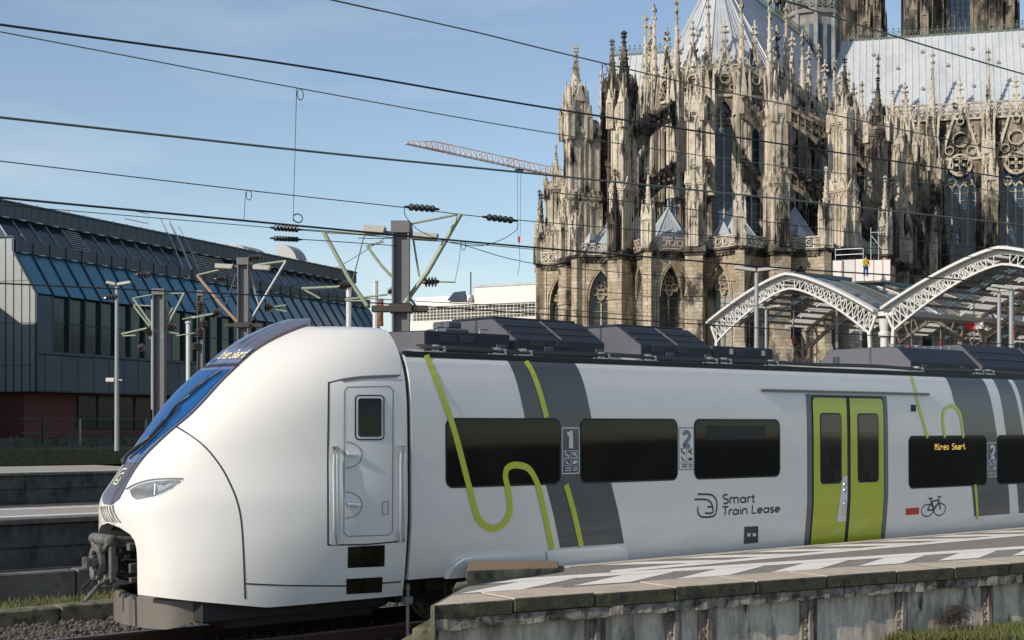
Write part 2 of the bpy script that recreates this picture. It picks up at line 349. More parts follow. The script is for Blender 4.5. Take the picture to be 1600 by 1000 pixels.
while s < LEN:                                                          # coping stones
    l = random.choice([.98, 1.05, 1.12, 1.2]); dz = random.uniform(-.012, .008)
    b = MB(); b.prism([pe(s + .006, .0 + random.uniform(-.008, .01), PZ - .155 + dz), pe(s + l - .006, random.uniform(-.008, .01), PZ - .155 + dz), pe(s + l - .006, -.72, PZ - .155 + dz), pe(s + .006, -.72, PZ - .155 + dz)], (0, 0, .155))
    for f in range(len(b.m)): b.m[f] = 0 if f == 1 else 1
    b.build('coping_stone', [M['coping'], M['mossface']], plat, bevel=.012)
    s += l; i += 1
s = 0
while s < LEN:                                                          # crumbling course below the coping
    l = random.uniform(.5, .9)
    b = MB(); o = random.uniform(-.035, -.008)
    nseg = 5
    for k in range(nseg):
        a0, a1 = s + l * k / nseg, s + l * (k + 1) / nseg; oo = o + random.uniform(-.010, .010); zz = PZ - .275 + random.uniform(-.012, .010)
        b.prism([pe(a0, oo, zz), pe(a1, oo + random.uniform(-.01, .01), zz), pe(a1, -.3, zz), pe(a0, -.3, zz)], (0, 0, PZ - .158 - zz))
    b.build('plinth_stone', M['plinth'], plat); s += l
posts = [gp(x, 960, -.0) for x in (1,)]
def s_of(px):                                                            # distance along the edge seen at a pixel
    r = Vector(((px - 800) / F, 1, 0)); q = A - en * .13
    k = q.dot(en) / r.dot(en); return (k * r - q).dot(ev)
ps = [s_of(x) for x in (685, 929, 1052, 1104, 1262, 1407, 1541, 1690, 1830)]
for a0, a1 in zip([-.0] + ps[1:], ps[1:] + [LEN]):
    b = MB(); b.prism([pe(a0 + .01, -.135 + random.uniform(-.01, .01), -.5), pe(a1 - .01, -.135, -.5), pe(a1 - .01, -.26, -.5), pe(a0 + .01, -.26, -.5)], (0, 0, PZ - .24 + .5))
    b.build('wall_panel', M['streak'], plat)
for a0 in ps[1:]:
    wd = .10 if random.random() < .7 else .13
    b = MB(); b.prism([pe(a0 - wd, -.10, -.5), pe(a0 + wd, -.10, -.5), pe(a0 + wd, -.14, -.5), pe(a0 - wd, -.14, -.5)], (0, 0, PZ - .25 + .5))
    b.prism([pe(a0 - .03, -.06, -.5), pe(a0 + .03, -.06, -.5), pe(a0 + .03, -.11, -.5), pe(a0 - .03, -.11, -.5)], (0, 0, PZ - .26 + .5))
    pst = b.build('wall_post', M['rivet'], plat)
    b = MB()
    for zz in np.arange(-.4, PZ - .3, .105):
        for sx in (-.066, .066):
            b.lathe(pe(a0 + sx, -.10, zz), en, [(0, .02), (.012, .018), (.02, .008)], 6)
    b.build('rivets', M['rivet'], pst)
# end of the platform: concrete steps, raised mossy block
def block(pts, z0, z1, m, name, par=plat, jit=0, bevel=.015):
    b = MB(); b.prism([Vector((p.x, p.y, z0)) for p in pts], (0, 0, z1 - z0)); return b.build(name, M[m], par, bevel=bevel)
eo = Vector((-eb.y, eb.x, 0)); LB = (B0 - A).length
def ea(u, v): return A + eb * u + eo * v
b = MB(); b.prism([Vector((p.x, p.y, -.4)) for p in (ea(-.015, .02), ea(LB, .02), ea(LB, -.02), ea(.0, -.02))], (0, 0, PZ + .39)); b.build('end_face', M['moss'], plat)
block([ea(.10, .025), ea(1.3, .025), ea(1.3, .24), ea(.10, .24)], -.4, .40, 'moss', 'end_step')
block([ea(.0, .25), ea(1.2, .25), ea(1.2, .50), ea(.0, .50)], -.4, .20, 'moss', 'end_step')
block([gp(708, 921, PZ), gp(738, 913, PZ), gp(742, 907, PZ), gp(712, 912, PZ)], .45, PZ + .015, 'moss', 'end_kerb')
c0, c1, c2, c3 = gp(729, 915, PZ), gp(800, 911, PZ), gp(873, 893, PZ), gp(870, 884, PZ)
tl = tw(side(735, 890, 1.55)[0], 1.55)
bz = MB(); za, zb = PZ + .19, PZ + .10
P3 = lambda p, z: Vector((p.x, p.y, z))
fr0 = gp(729, 915, PZ); fr1 = gp(873, 886, PZ + .06); bk0 = tw(side(729, 893, 1.50)[0], 1.56); bk1 = far0
vs = [P3(fr0, .4), P3(fr1, .4), P3(bk1, .4), P3(bk0, .4), P3(fr0, PZ + .17), P3(fr1, PZ + .05), P3(bk1, PZ + .07), P3(bk0, PZ + .16)]
bz.add(vs, [[0,3,2,1],[4,5,6,7],[0,1,5,4],[1,2,6,5],[2,3,7,6],[3,0,4,7]])
bz.m = [0, 1, 0, 0, 0, 0]; bz.build('ramp_block', [M['moss'], M['gravel']], plat, bevel=.01)
# painted hatching, sheets 4 mm over the asphalt
def sheet(pts, z, name, m):
    b = MB(); b.add([P3(p, z) for p in pts], [list(range(len(pts)))]); return b
def hatch(f, L0, L1, o0, o1, slant, period, duty, wl):
    b = MB(); z = PZ - .003
    s = L0
    while s < L1:
        a, c = s, s + period * duty
        b.add([P3(f(a, o0), z), P3(f(c, o0), z), P3(f(c + slant, o1), z), P3(f(a + slant, o1), z)], [[0, 1, 2, 3]]); s += period
    return b
fe = lambda s, o: pe(s, -o, PZ)
b = hatch(fe, .75, LEN - 2, .76, 1.48, 1.25, 1.5, .54, 0); tag(b.build('edge_hatching', M['marking'], plat))
b = MB(); b.add([P3(fe(.55, 1.46), PZ - .003), P3(fe(LEN, 1.46), PZ - .003), P3(fe(LEN, 1.78), PZ - .003), P3(fe(.9, 1.78), PZ - .003)], [[0,1,2,3]]); b.build('edge_line', M['marking'], plat)
ts = side(872, 884, 1.55)[0]
ff = lambda s, o: tw(ts + s, 1.55 + o)
b = hatch(ff, .5, 24, .22, .82, 1.2, 1.5, .52, 0); b.build('far_hatching', M['marking'], plat)
b = MB(); b.add([P3(ff(.2, .80), PZ - .003), P3(ff(24, .80), PZ - .003), P3(ff(24, 1.05), PZ - .003), P3(ff(-.1, 1.05), PZ - .003)], [[0,1,2,3]]); b.build('far_line', M['marking'], plat)
b = MB()
s = 0.0
while s < 26:
    l = 1.1; b = MB(); b.prism([P3(ff(s + .006, -.0), PZ - .15), P3(ff(s + l - .006, -.0), PZ - .15), P3(ff(s + l - .006, .2), PZ - .15), P3(ff(s + .006, .2), PZ - .15)], (0, 0, .152)); b.build('far_edge_stone', M['coping'], plat); s += l
# grass at the foot of the wall
def blades(name, f, n, hmin, hmax, label, wd=.008):
    b = MB()
    for _ in range(n):
        p = f(); h = random.uniform(hmin, hmax); a = random.uniform(0, 6.28); d = Vector((math.cos(a), math.sin(a), 0)) * wd; le = Vector((random.uniform(-.5, .5), random.uniform(-.5, .5), 0)) * h
        b.add([p - d, p + d, p + le * .5 + d * .6 + Vector((0, 0, h * .6)), p + le + Vector((0, 0, h))], [[0, 1, 2], [0, 2, 3]])
    return tag(b.build(name, M['grass']), label, 'grass', kind='stuff')
gs = MB(); x0 = s_of(1380)
gs.prism([pe(x0, -.12, -.5), pe(x0 + 9, -.12, -.5), pe(x0 + 9, 3, -.5), pe(x0, 1.2, -.5)], (0, 0, .28)); struct(gs.build('grass_bank', M['soil']))
def fg():
    s = x0 + random.random() ** .8 * 8; o = random.uniform(-.1, min(2.2, .2 + (s - x0) * .5)); return pe(s, o, -.23)
blades('grass', fg, 15000, .05, .16, 'rough grass growing at the foot of the stained platform wall')
# dry bramble scribble against the wall
b = MB(); c = pe(s_of(1480), -.02, -.2)
for _ in range(60):
    a = random.uniform(0, math.pi); r = random.uniform(.1, .28)
    b.tube([c + ev * (random.uniform(-.2, .2) + r * math.cos(a + q)) + en * random.uniform(0, .12) + Vector((0, 0, .1 + abs(r * math.sin(a + q)))) for q in np.linspace(0, 2, 5)], .003, 3)
tag(b.build('dry_bramble', M['bark']), 'tangle of dry bare bramble against the stained platform wall', 'bramble')

# low trackside marker post at the end of the platform
t_, z_ = side(637, 985, 1.2)
root = thing('marker_post', 'small grey steel post with a clamp standing by the rails at the platform end', 'post', tw(t_, 1.2, -.2), TRZ)
b = MB(); b.tube([(0, 0, 0), (0, 0, .62)], .022, 8); b.build('post', M['polegrey'], root, smooth=40)
b = MB(); b.box(-.06, .05, -.05, .05, .50, .60); b.build('clamp', M['polegrey'], root, bevel=.01)
b = MB(); b.lathe((0, 0, .62), (0, 0, 1), [(0, .02), (.05, .022), (.09, .03), (.13, .018), (.14, .01)], 8); b.build('cap', M['lamp'], root)

# ------------------------------------------------------------ yard on the left: kerb, walls, other platforms
def seg_wall(name, wq, z0, z1, th, t0, t1, ln, m, part, top=None):
    root = struct(thing(name, None, None, tw(0, wq, 0), TRZ)); t = t0
    while t < t1:
        l = ln * random.uniform(.96, 1.04)
        b = MB(); b.box(t + .012, t + l - .012, 0, th, z0, z1 + random.uniform(-.012, .012)); b.build(part, M[m], root, bevel=.02); t += l
    return root
seg_wall('kerb', -3.5, -.5, .03, .35, -11, 6, 1.25, 'moss', 'kerb_stone')
seg_wall('low_wall', -5.7, -.4, .30, .28, -12.2, 8, 2.75, 'lowwall', 'wall_panel')
strip('verge', -5.7, -3.8, -.12, 'soil', -14, 8)
blades('grass', lambda: tw(random.uniform(-12, 0), -3.9 - random.random() ** 1.5 * 1.7, -.12), 9000, .04, .14, 'ragged grass strip between the mossy kerb and the low concrete wall')
for tt in (-4.9, -4.2):
    blades('grass_tuft', lambda: tw(tt + random.gauss(0, .07), -5.4 + random.gauss(0, .06), -.1), 130, .2, .42, 'taller green grass tuft %s' % ('on the left in front of the low wall' if tt < -4.5 else 'just left of the coupler in front of the low wall'))
def yard_platform(wq, z0, z1, wid, t0, t1, ln, courses):
    root = struct(thing('platform', None, None, tw(0, wq, 0), TRZ)); t = t0
    hz = [z0 + (z1 - .10 - z0) * k / courses for k in range(courses + 1)]
    while t < t1:
        l = ln * random.uniform(.97, 1.03)
        for k in range(courses):
            b = MB(); o = .02 * k; b.box(t + .015, t + l - .015, -o, .3, hz[k] + .012, hz[k + 1] - .012); b.build('wall_panel', M['darkwall'], root, bevel=.02)
        b = MB(); b.box(t + .008, t + l - .008, -.10, .35, z1 - .10, z1); b.build('edge_slab', M['lowwall'], root, bevel=.015)
        t += l
    b = MB(); b.box(t0, t1, .02, .28, z0 - .3, z1 - .12); b.build('core', M['darkwall'], root)
    b = MB(); b.box(t0, t1, .35, wid, z0 - .3, z1 - .005); b.build('surface', M['paving'], root)
    for o in (.55, wid - .8):
        b = MB(); b.add([(t0, o, z1), (t1, o, z1), (t1, o + .28, z1), (t0, o + .28, z1)], [[0,1,2,3]]); b.build('edge_line', M['marking'], root)
    return root
yard_platform(-9.1, -.06, .89, 3.5, -17, 9, 2.6, 2)
yard_platform(-30.5, -.02, .98, 7.5, -36, 14, 3.4, 2)
root = struct(thing('retaining_wall', None, None, tw(0, -57.5, 0), TRZ))
for k in range(16):
    b = MB(); b.box(-62 + k * 4 + .02, -58 + k * 4 - .02, 0, .5, -.3, 1.3); b.build('wall_panel', M['darkwall'], root)
b = MB(); b.box(-64, 4, -.12, .6, 1.3, 1.42); b.build('coping', M['paving'], root)
b = MB(); b.prism([tw(-80, -58, 1.25), tw(30, -58, 1.25), tw(30, -150, 1.25), tw(-80, -150, 1.25)], (0, 0, -.8)); struct(b.build('terrace', M['soil']))

# ------------------------------------------------------------ the train
train = thing('train', 'white regional electric train with lime doors, grey slanted stripes and a sloping blue windscreen', 'train', TORG, TRZ)
TF = [(0.4, -3.16), (1.2, -3.211), (1.3, -3.224), (1.4, -3.237), (1.5, -3.249), (1.6, -3.249), (1.7, -3.217), (1.8, -3.149), (1.9, -3.08), (2.0, -3.01), (2.2, -2.859), (2.4, -2.685), (2.6, -2.503), (2.8, -2.317), (3.0, -2.107), (3.1, -1.989), (3.2, -1.862), (3.3, -1.732), (3.4, -1.598), (3.5, -1.443), (3.6, -1.257), (3.7, -1.045), (3.78, -0.86), (3.86, -0.55)]
WZ = [(.4,1.30),(.66,1.345),(1.0,1.385),(1.33,1.41),(2.0,1.41),(2.5,1.402),(2.9,1.382),(3.1,1.345),(3.3,1.275),(3.5,1.16),(3.62,1.05),(3.72,.90),(3.80,.66),(3.84,.42),(3.86,.12)]
def smooth_interp(tab):
    x = np.array([a for a, _ in tab]); y = np.array([b for _, b in tab]); m = np.gradient(y, x)
    def f(q):
        q = min(max(q, x[0]), x[-1]); i = min(int(np.searchsorted(x, q, side='right')) - 1, len(x) - 2)
        h = x[i+1] - x[i]; u = (q - x[i]) / h
        return (2*u**3-3*u*u+1)*y[i] + (u**3-2*u*u+u)*h*m[i] + (-2*u**3+3*u*u)*y[i+1] + (u**3-u*u)*h*m[i+1]
    return f
tfz, wz = smooth_interp(TF), smooth_interp(WZ)
lci = smooth_interp([(.4,2.3),(1.0,2.55),(1.6,2.78),(2.4,2.6),(3,2.1),(3.5,1.6),(3.86,1.0)])
lcz = lambda z: min(lci(z), -.06 - tfz(z))
nz_ = smooth_interp([(.4,2.95),(1.0,2.6),(1.6,2.12),(2.1,2.0),(2.6,2.28),(3.0,2.34),(3.5,2.15),(3.86,1.9)])
def nose_t(w_, z):
    s = min(abs(w_) / wz(z), 1); n = nz_(z); return tfz(z) + lcz(z) * (1 - (1 - s ** n) ** (1 / n))
# body side profile (half width over height)
BP = [(.62,1.345),(.8,1.365),(1.0,1.385),(1.2,1.402),(1.34,1.412),(1.6,1.412),(2.0,1.41),(2.4,1.408),(2.7,1.40),(2.9,1.388),(3.05,1.37),(3.18,1.34),(3.28,1.30),(3.35,1.25)]
prof = lambda z: float(np.interp(z, [a for a, _ in BP], [b for _, b in BP]))
b = MB(); ring = [(w_, z) for z, w_ in BP] + [(1.15, 3.41), (.8, 3.47), (.4, 3.5), (0, 3.51)]
ring = ring + [(-w_, z) for w_, z in ring[::-1][1:]]
N = len(ring); T1 = 26.0
b.add([L(.03, w_, z) for w_, z in ring] + [L(T1, w_, z) for w_, z in ring],
      [[i, (i+1) % N, N + (i+1) % N, N + i] for i in range(N)] + [list(range(N))[::-1], list(range(N, 2*N))])
body = b.build('body', M['white'], train, smooth=12)
b = MB(); b.add([L(-.06, w_ * .97, .68 + (z - .62) * .97) for w_, z in ring] + [L(.06, w_ * .97, .68 + (z - .62) * .97) for w_, z in ring],
      [[i, (i+1) % N, N + (i+1) % N, N + i] for i in range(N)] + [list(range(N))[::-1], list(range(N, 2*N))])
b.build('seam_gasket', M['black'], train)
# cab shell: horizontal slices, with an arched opening for the coupler
zs = list(np.concatenate([np.linspace(.43, 1.345, 14), np.linspace(1.385, 3.5, 34), 3.5 + (3.858 - 3.5) * (1 - (1 - np.linspace(.08, 1, 14)) ** 1.6)]))
def w_open(z): return 0 if z >= 1.37 else .50 * (1 - ((z - .43) / (1.37 - .43)) ** 10) ** .5
b = MB(); NU = 44; rows = []
for z in zs:
    W_, n_, tf_, lc_ = wz(z), nz_(z), tfz(z), lcz(z)
    a0 = math.asin(min(1, (w_open(z) / W_)) ** (n_ / 2)) if w_open(z) > 0 else 0
    row = []
    for k in range(NU + 1):
        u = k / NU; a = a0 + (math.pi/2 - a0) * u
        w_ = W_ * math.sin(a) ** (2 / n_); t_ = tf_ + lc_ * (1 - math.cos(a) ** (2 / n_))
        zz = z + (0.17 * max(0, 1 - (z - .43) / .5)) * max(0, min(1, (-t_ - 1.9) / 1.2)) if z < .93 else z
        row.append((t_, w_, zz))
    fl_ = lambda t_: max(0, min(1, (t_ + .92) / .2))
    row = [(t_, w_, zz if zz < 3.68 else zz - (zz - 3.68) * .62 * fl_(t_)) for t_, w_, zz in row]
    for k in range(1, 9):
        row.append((row[NU][0] + (-.03 - row[NU][0]) * k / 8, W_, z if z < 3.68 and z > .93 else (row[NU][2] if z < .93 else z - (z - 3.68) * .62 * fl_(row[NU][0] + (-.03 - row[NU][0]) * k / 8))))
    rows.append(row)
C_ = len(rows[0])
for sgn in (1, -1):
    o = len(b.v); b.add([L(t_, sgn * w_, z) for r in rows for t_, w_, z in r], [])
    for i in range(len(rows) - 1):
        for k in range(C_ - 1):
            q = [o + i*C_ + k, o + i*C_ + k + 1, o + (i+1)*C_ + k + 1, o + (i+1)*C_ + k]
            b.f.append(q if sgn == 1 else q[::-1]); b.m.append(0)
cap = [rows[i][-1] for i in range(len(rows))]; cv = [L(t_, w_, z) for t_, w_, z in cap] + [L(t_, -w_, z) for t_, w_, z in cap[::-1]]
me = b.mesh('cab_shell', M['white'], recalc=False)
bm = bmesh.new(); bm.from_mesh(me); bmesh.ops.remove_doubles(bm, verts=bm.verts, dist=.0008); bmesh.ops.recalc_face_normals(bm, faces=bm.faces)
if sum(f.normal.y for f in bm.faces if f.calc_center_median().y < -.3) > 0: bmesh.ops.reverse_faces(bm, faces=bm.faces)
bm.to_mesh(me); bm.free(); me.shade_smooth()
BVH = BVHTree.FromPolygons([v.co.copy() for v in me.vertices], [list(p.vertices) for p in me.polygons])
cab = link('cab_shell', me, train)
b = MB(); b.add([(v[0] - .01, v[1] * .99, v[2] - .01) for v in cv], [list(range(len(cv)))]); b.build('rear_bulkhead', M['ink'], cab)
b = MB(); lip = [(r[0], sgn) for sgn in (1, -1) for r in rows[:14]]
for sgn in (1, -1):
    e = [r[0] for r in rows[:14]]; b.add([L(t_, sgn * w_, z) for t_, w_, z in e] + [L(t_ + .09, sgn * (w_ + .015), z) for t_, w_, z in e] + [L(t_ + .5, sgn * (w_ + .12), z) for t_, w_, z in e], [[i + j * 14, i + 1 + j * 14, i + 15 + j * 14, i + 14 + j * 14] for j in (0, 1) for i in range(13)])
b.build('opening_lip', M['white'], cab, smooth=60)
TM = Matrix.Translation(TORG) @ Matrix.Rotation(TRZ, 4, 'Z'); TI = TM.inverted(); CAM_L = TI @ Vector((0, 0, H))
def cast(px, py):
    d = (TI.to_3x3() @ Vector(((px - 800) / F, 1, (665 - py) / F))).normalized()
    loc, nrm, _, _ = BVH.ray_cast(CAM_L, d)
    if loc is None: loc, nrm, _, _ = BVH.find_nearest(CAM_L + d * 18.5)
    if nrm.dot(d) > 0: nrm = -nrm
    return loc, nrm
def tess(pts, grid, axes=(0, 1), maxn=400):             # triangulate a 2D outline and cut it along grid lines
    bm = bmesh.new(); f = bm.faces.new([bm.verts.new((p[0], p[1], 0)) for p in pts])
    bmesh.ops.triangulate(bm, faces=[f], ngon_method='EAR_CLIP')
    for ax in axes:
        lo, hi = min(p[ax] for p in pts), max(p[ax] for p in pts); g = math.floor(lo / grid) * grid + grid
        while g < hi - 1e-6:
            no = [0, 0, 0]; no[ax] = 1; co = [0, 0, 0]; co[ax] = g
            bmesh.ops.bisect_plane(bm, geom=bm.verts[:] + bm.edges[:] + bm.faces[:], dist=1e-5, plane_co=co, plane_no=no); g += grid
    bm.verts.index_update(); vs = [tuple(v.co) for v in bm.verts]; fs = [[v.index for v in f.verts] for f in bm.faces]; bm.free(); return vs, fs
def cab_decal(name, pts, m, lift=.004, grid=11, parent=train):
    vs, fs = tess(pts, grid); out = []
    for v in vs:
        p, n = cast(v[0], v[1]); out.append(p + n * lift)
    b = MB(); b.add(out, fs); return b.build(name, M[m], parent, smooth=True)
def dense(path, step):
    out = []
    for a, c in zip(path, path[1:]):
        n = max(1, int(math.dist(a, c) / step)); out += [(a[0] + (c[0]-a[0])*k/n, a[1] + (c[1]-a[1])*k/n) for k in range(n)]
    return out + [path[-1]]
def curve(path, n=8):                                   # Catmull-Rom through the points
    P = [path[0]] + list(path) + [path[-1]]; out = []
    for i in range(1, len(P) - 2):
        for k in range(n):
            u = k / n; out.append(tuple(.5 * (2*P[i][j] + (P[i+1][j]-P[i-1][j])*u + (2*P[i-1][j]-5*P[i][j]+4*P[i+1][j]-P[i+2][j])*u*u + (3*P[i][j]-P[i-1][j]-3*P[i+1][j]+P[i+2][j])*u**3) for j in (0, 1)))
    return out + [path[-1]]
def offs(path, wd):
    l, r = [], []
    for i, p in enumerate(path):
        a, c = path[max(i-1, 0)], path[min(i+1, len(path)-1)]; d = (c[0]-a[0], c[1]-a[1]); n = math.hypot(*d) or 1
        e = (-d[1]/n*wd/2, d[0]/n*wd/2); l.append((p[0]+e[0], p[1]+e[1])); r.append((p[0]-e[0], p[1]-e[1]))
    return l, r
def cab_line(name, path, wd, m, lift=.004, parent=train):
    p = dense(path, 8); l, r = offs(p, wd); b = MB(); n = len(p); vs = []
    for q in l + r:
        a, nn = cast(*q); vs.append(a + nn * lift)
    b.add(vs, [[i, i+1, n+i+1, n+i] for i in range(n-1)]); return b.build(name, M[m], parent)
# flush marks on the body side: outline in (t, z)
def sp(px, py):
    w_ = 1.41
    for _ in range(3): t_, z = side(px, py, w_); w_ = prof(z)
    return t_, z
KN = [z for z, _ in BP]
def tess(pts, grid, axes=(0, 1), maxn=400, _t=tess):
    if axes != (1,): return _t(pts, grid, axes)
    bm = bmesh.new(); f = bm.faces.new([bm.verts.new((p[0], p[1], 0)) for p in pts])
    bmesh.ops.triangulate(bm, faces=[f], ngon_method='EAR_CLIP')
    lo, hi = min(p[1] for p in pts), max(p[1] for p in pts)
    for g in KN:
        if lo + 1e-4 < g < hi - 1e-4: bmesh.ops.bisect_plane(bm, geom=bm.verts[:] + bm.edges[:] + bm.faces[:], dist=1e-5, plane_co=(0, g, 0), plane_no=(0, 1, 0))
    bm.verts.index_update(); vs = [tuple(v.co) for v in bm.verts]; fs = [[v.index for v in f.verts] for f in bm.faces]; bm.free(); return vs, fs
def onside(vs, lift): return [L(t_, prof(z) + lift, z) for t_, z, _ in vs]
def mark(name, pts, m, lift=.003, parent=train, px=True):
    q = [sp(*p) for p in pts] if px else pts
    vs, fs = tess(q, .1, axes=(1,)); b = MB(); b.add(onside(vs, lift), fs); return b.build(name, M[m], parent)
def addmark(b, pts, lift):
    vs, fs = tess(pts, .1, axes=(1,)); b.add(onside(vs, lift), fs)
def addline(b, path, wd, lift, px=True):
    p = [sp(*q) for q in path] if px else list(path); p = dense(p, .08); l, r = offs(p, wd); n = len(p)
    b.add(onside([(*q, 0) for q in l + r], lift), [[i, i+1, n+i+1, n+i] for i in range(n-1)])
def line(name, path, wd, m, lift=.003, parent=train, px=True):
    b = MB(); addline(b, path, wd, lift, px); return b.build(name, M[m], parent)
def rrect(t0, t1, z0, z1, r, n=5):
    out = []
    for cx, cz, a0 in ((t1-r, z1-r, 0), (t0+r, z1-r, 90), (t0+r, z0+r, 180), (t1-r, z0+r, 270)):
        for k in range(n + 1): a = R(a0 + 90 * k / n); out.append((cx + r*math.cos(a), cz + r*math.sin(a)))
    return out

# ---- livery on the body side
mark('grey_stripe', [(792,563),(897,566),(924,653),(955,755),(975,849),(875,856),(853,759),(820,653)], 'grey', .002)
mark('grey_stripe', [(1475,588),(1533,590),(1558,682),(1575,756),(1578,803),(1522,807),(1517,757),(1508,680),(1490,626)], 'grey', .002)
mark('grey_stripe', [(1550,592),(1574,593),(1599,680),(1618,756),(1622,800),(1592,802),(1586,740),(1572,680)], 'grey', .002)
mark('grey_stripe', [(1581,593),(1640,596),(1672,700),(1690,796),(1632,800),(1622,740),(1604,680)], 'grey', .002)
S1 = curve([(664,555),(668,561),(704,656),(732,759.5),(743,801),(752,817),(768,825.5),(784,820),(795,803.5),(796,788),(792.5,762),(789,745),(791,733),(799,727.5),(811,727),(824,731.5),(834,745),(842,766),(853,814.5),(862,858)], 6)
line('lime_line', S1, .088, 'lime', .011)
line('lime_line', [(821,564),(853.5,652)], .088, 'lime', .009)
line('lime_line', [(884,757),(908,854)], .088, 'lime', .009)
line('lime_line', curve([(1423,588),(1434,629),(1449,684)], 4), .07, 'lime', .009)
line('lime_line', curve([(1476,684),(1473,660),(1474,644),(1482,635.5),(1492,636.5),(1500,649),(1505,684)], 5), .07, 'lime', .009)
line('lime_line', [(1523,757),(1527,811)], .07, 'lime', .009)
# ---- windows
zt, zb = 2.585, 1.733
def window(x0, x1, ya, z0=zb, z1=zt, r=.10):
    t0, t1 = sp(x0, ya)[0], sp(x1, ya)[0]
    b = MB(); addmark(b, rrect(t0 - .012, t1 + .012, z0 - .012, z1 + .012, r + .012), .005); fr = b.build('window', M['black'], train)
    b = MB(); addmark(b, rrect(t0 + .012, t1 - .012, z0 + .012, z1 - .012, r - .01), .008); b.build('pane', M['glass'], fr); return t0, t1
window(697, 875, 708); window(907, 1058, 704); tw3 = window(1085, 1218, 702)
za_, zb_ = sp(1420, 682)[1], sp(1420, 763)[1]
w4 = window(1420, 1541, 722, zb_, za_); window(1558, 1705, 720, zb_, za_); window(1740, 1850, 720, zb_, za_)
b = MB(); t0, t1 = sp(1103, 680)[0], sp(1195, 680)[0]; addmark(b, rrect(t0, t1, 2.30, 2.50, .02), .0095); b.build('hopper_sash', M['black'], train)
# ---- class signs
def strokes(b, glyphs, ox, oz, sx, sz, wd, lift):
    for path in glyphs: addline(b, [(ox + x*sx, oz + y*sz) for x, y in path], wd, lift, px=False)
def arc(cx, cy, rx, ry, a0, a1, n=10): return [(cx + rx*math.cos(R(a0 + (a1-a0)*k/n)), cy + ry*math.sin(R(a0 + (a1-a0)*k/n))) for k in range(n+1)]
def class_sign(x0, x1, ya, yb, num, frame, ink):
    t0, z1 = sp(x0, ya); t1 = sp(x1, ya)[0]; z0 = sp(x0, yb)[1]; wd, ht = t1 - t0, z1 - z0
    b = MB()
    for p in ([(t0,z0),(t1,z0)], [(t0,z1),(t1,z1)], [(t0,z0),(t0,z1)], [(t1,z0),(t1,z1)]): addline(b, p, .014, .005, px=False)
    o = b.build('class_sign', M[frame], train)
    b = MB(); dg = {'1': [[(.18,.80),(.52,1.0),(.52,0)]], '2': [arc(.5,.70,.36,.28,165,-30,12) + [(.14,.04)], [(.10,.05),(.90,.05)]]}[num]
    strokes(b, dg, t0 + wd*.22, z0 + ht*.55, wd*.56, ht*.36, .075 if num == '1' else .06, .006); b.build('numeral', M[ink], o)
    b = MB(); f = .006
    def P(u, v): return (t0 + wd*u, z0 + ht*v)
    for uc in (.08, .54):
        for vc in (.17, .345):
            if frame == 'lightprint':
                for p in ([P(uc,vc),P(uc+.38,vc)], [P(uc,vc+.155),P(uc+.38,vc+.155)], [P(uc,vc),P(uc,vc+.155)], [P(uc+.38,vc),P(uc+.38,vc+.155)]): addline(b, p, .006, f, px=False)
    if frame != 'lightprint':
        addline(b, [P(.1,.505),P(.9,.505)], .006, f, px=False); addline(b, [P(.5,.17),P(.5,.5)], .006, f, px=False); addline(b, [P(.1,.16),P(.9,.16)], .006, f, px=False)
    # seat with person, seat with pram, seat belt figure, hand
    addline(b, [P(.17,.48),P(.22,.41),P(.33,.40),P(.38,.355)], .022, f, px=False); addmark(b, [P(.14,.49),P(.19,.50),P(.19,.475),P(.14,.465)], f)
    addline(b, [P(.62,.47),P(.67,.41),P(.78,.41),P(.84,.365)], .022, f, px=False); addline(b, [P(.70,.44),P(.86,.47)], .016, f, px=False)
    addline(b, [P(.15,.30),P(.40,.19)], .010, f, px=False); addline(b, [P(.20,.29),P(.24,.22),P(.34,.215)], .012, f, px=False)
    addmark(b, [P(.62,.21),P(.60,.25),P(.70,.29),P(.86,.275),P(.88,.235),P(.78,.205)], f)
    for v in (.115, .065):
        for k in range(9):
            u = .1 + k * .09
            if (k * 7 + int(v * 1000)) % 5: addline(b, [P(u, v), P(u + .06, v + .006)], .018, f, px=False)
    b.build('pictograms', M[ink if frame == 'lightprint' else 'ink'], o)
class_sign(878, 904.5, 668.5, 740, '1', 'lightprint', 'lightprint')
class_sign(1060.5, 1084, 668.5, 734, '2', 'greyprint', 'greyprint')
class_sign(1543, 1557.5, 692, 745, '2', 'lightprint', 'lightprint')
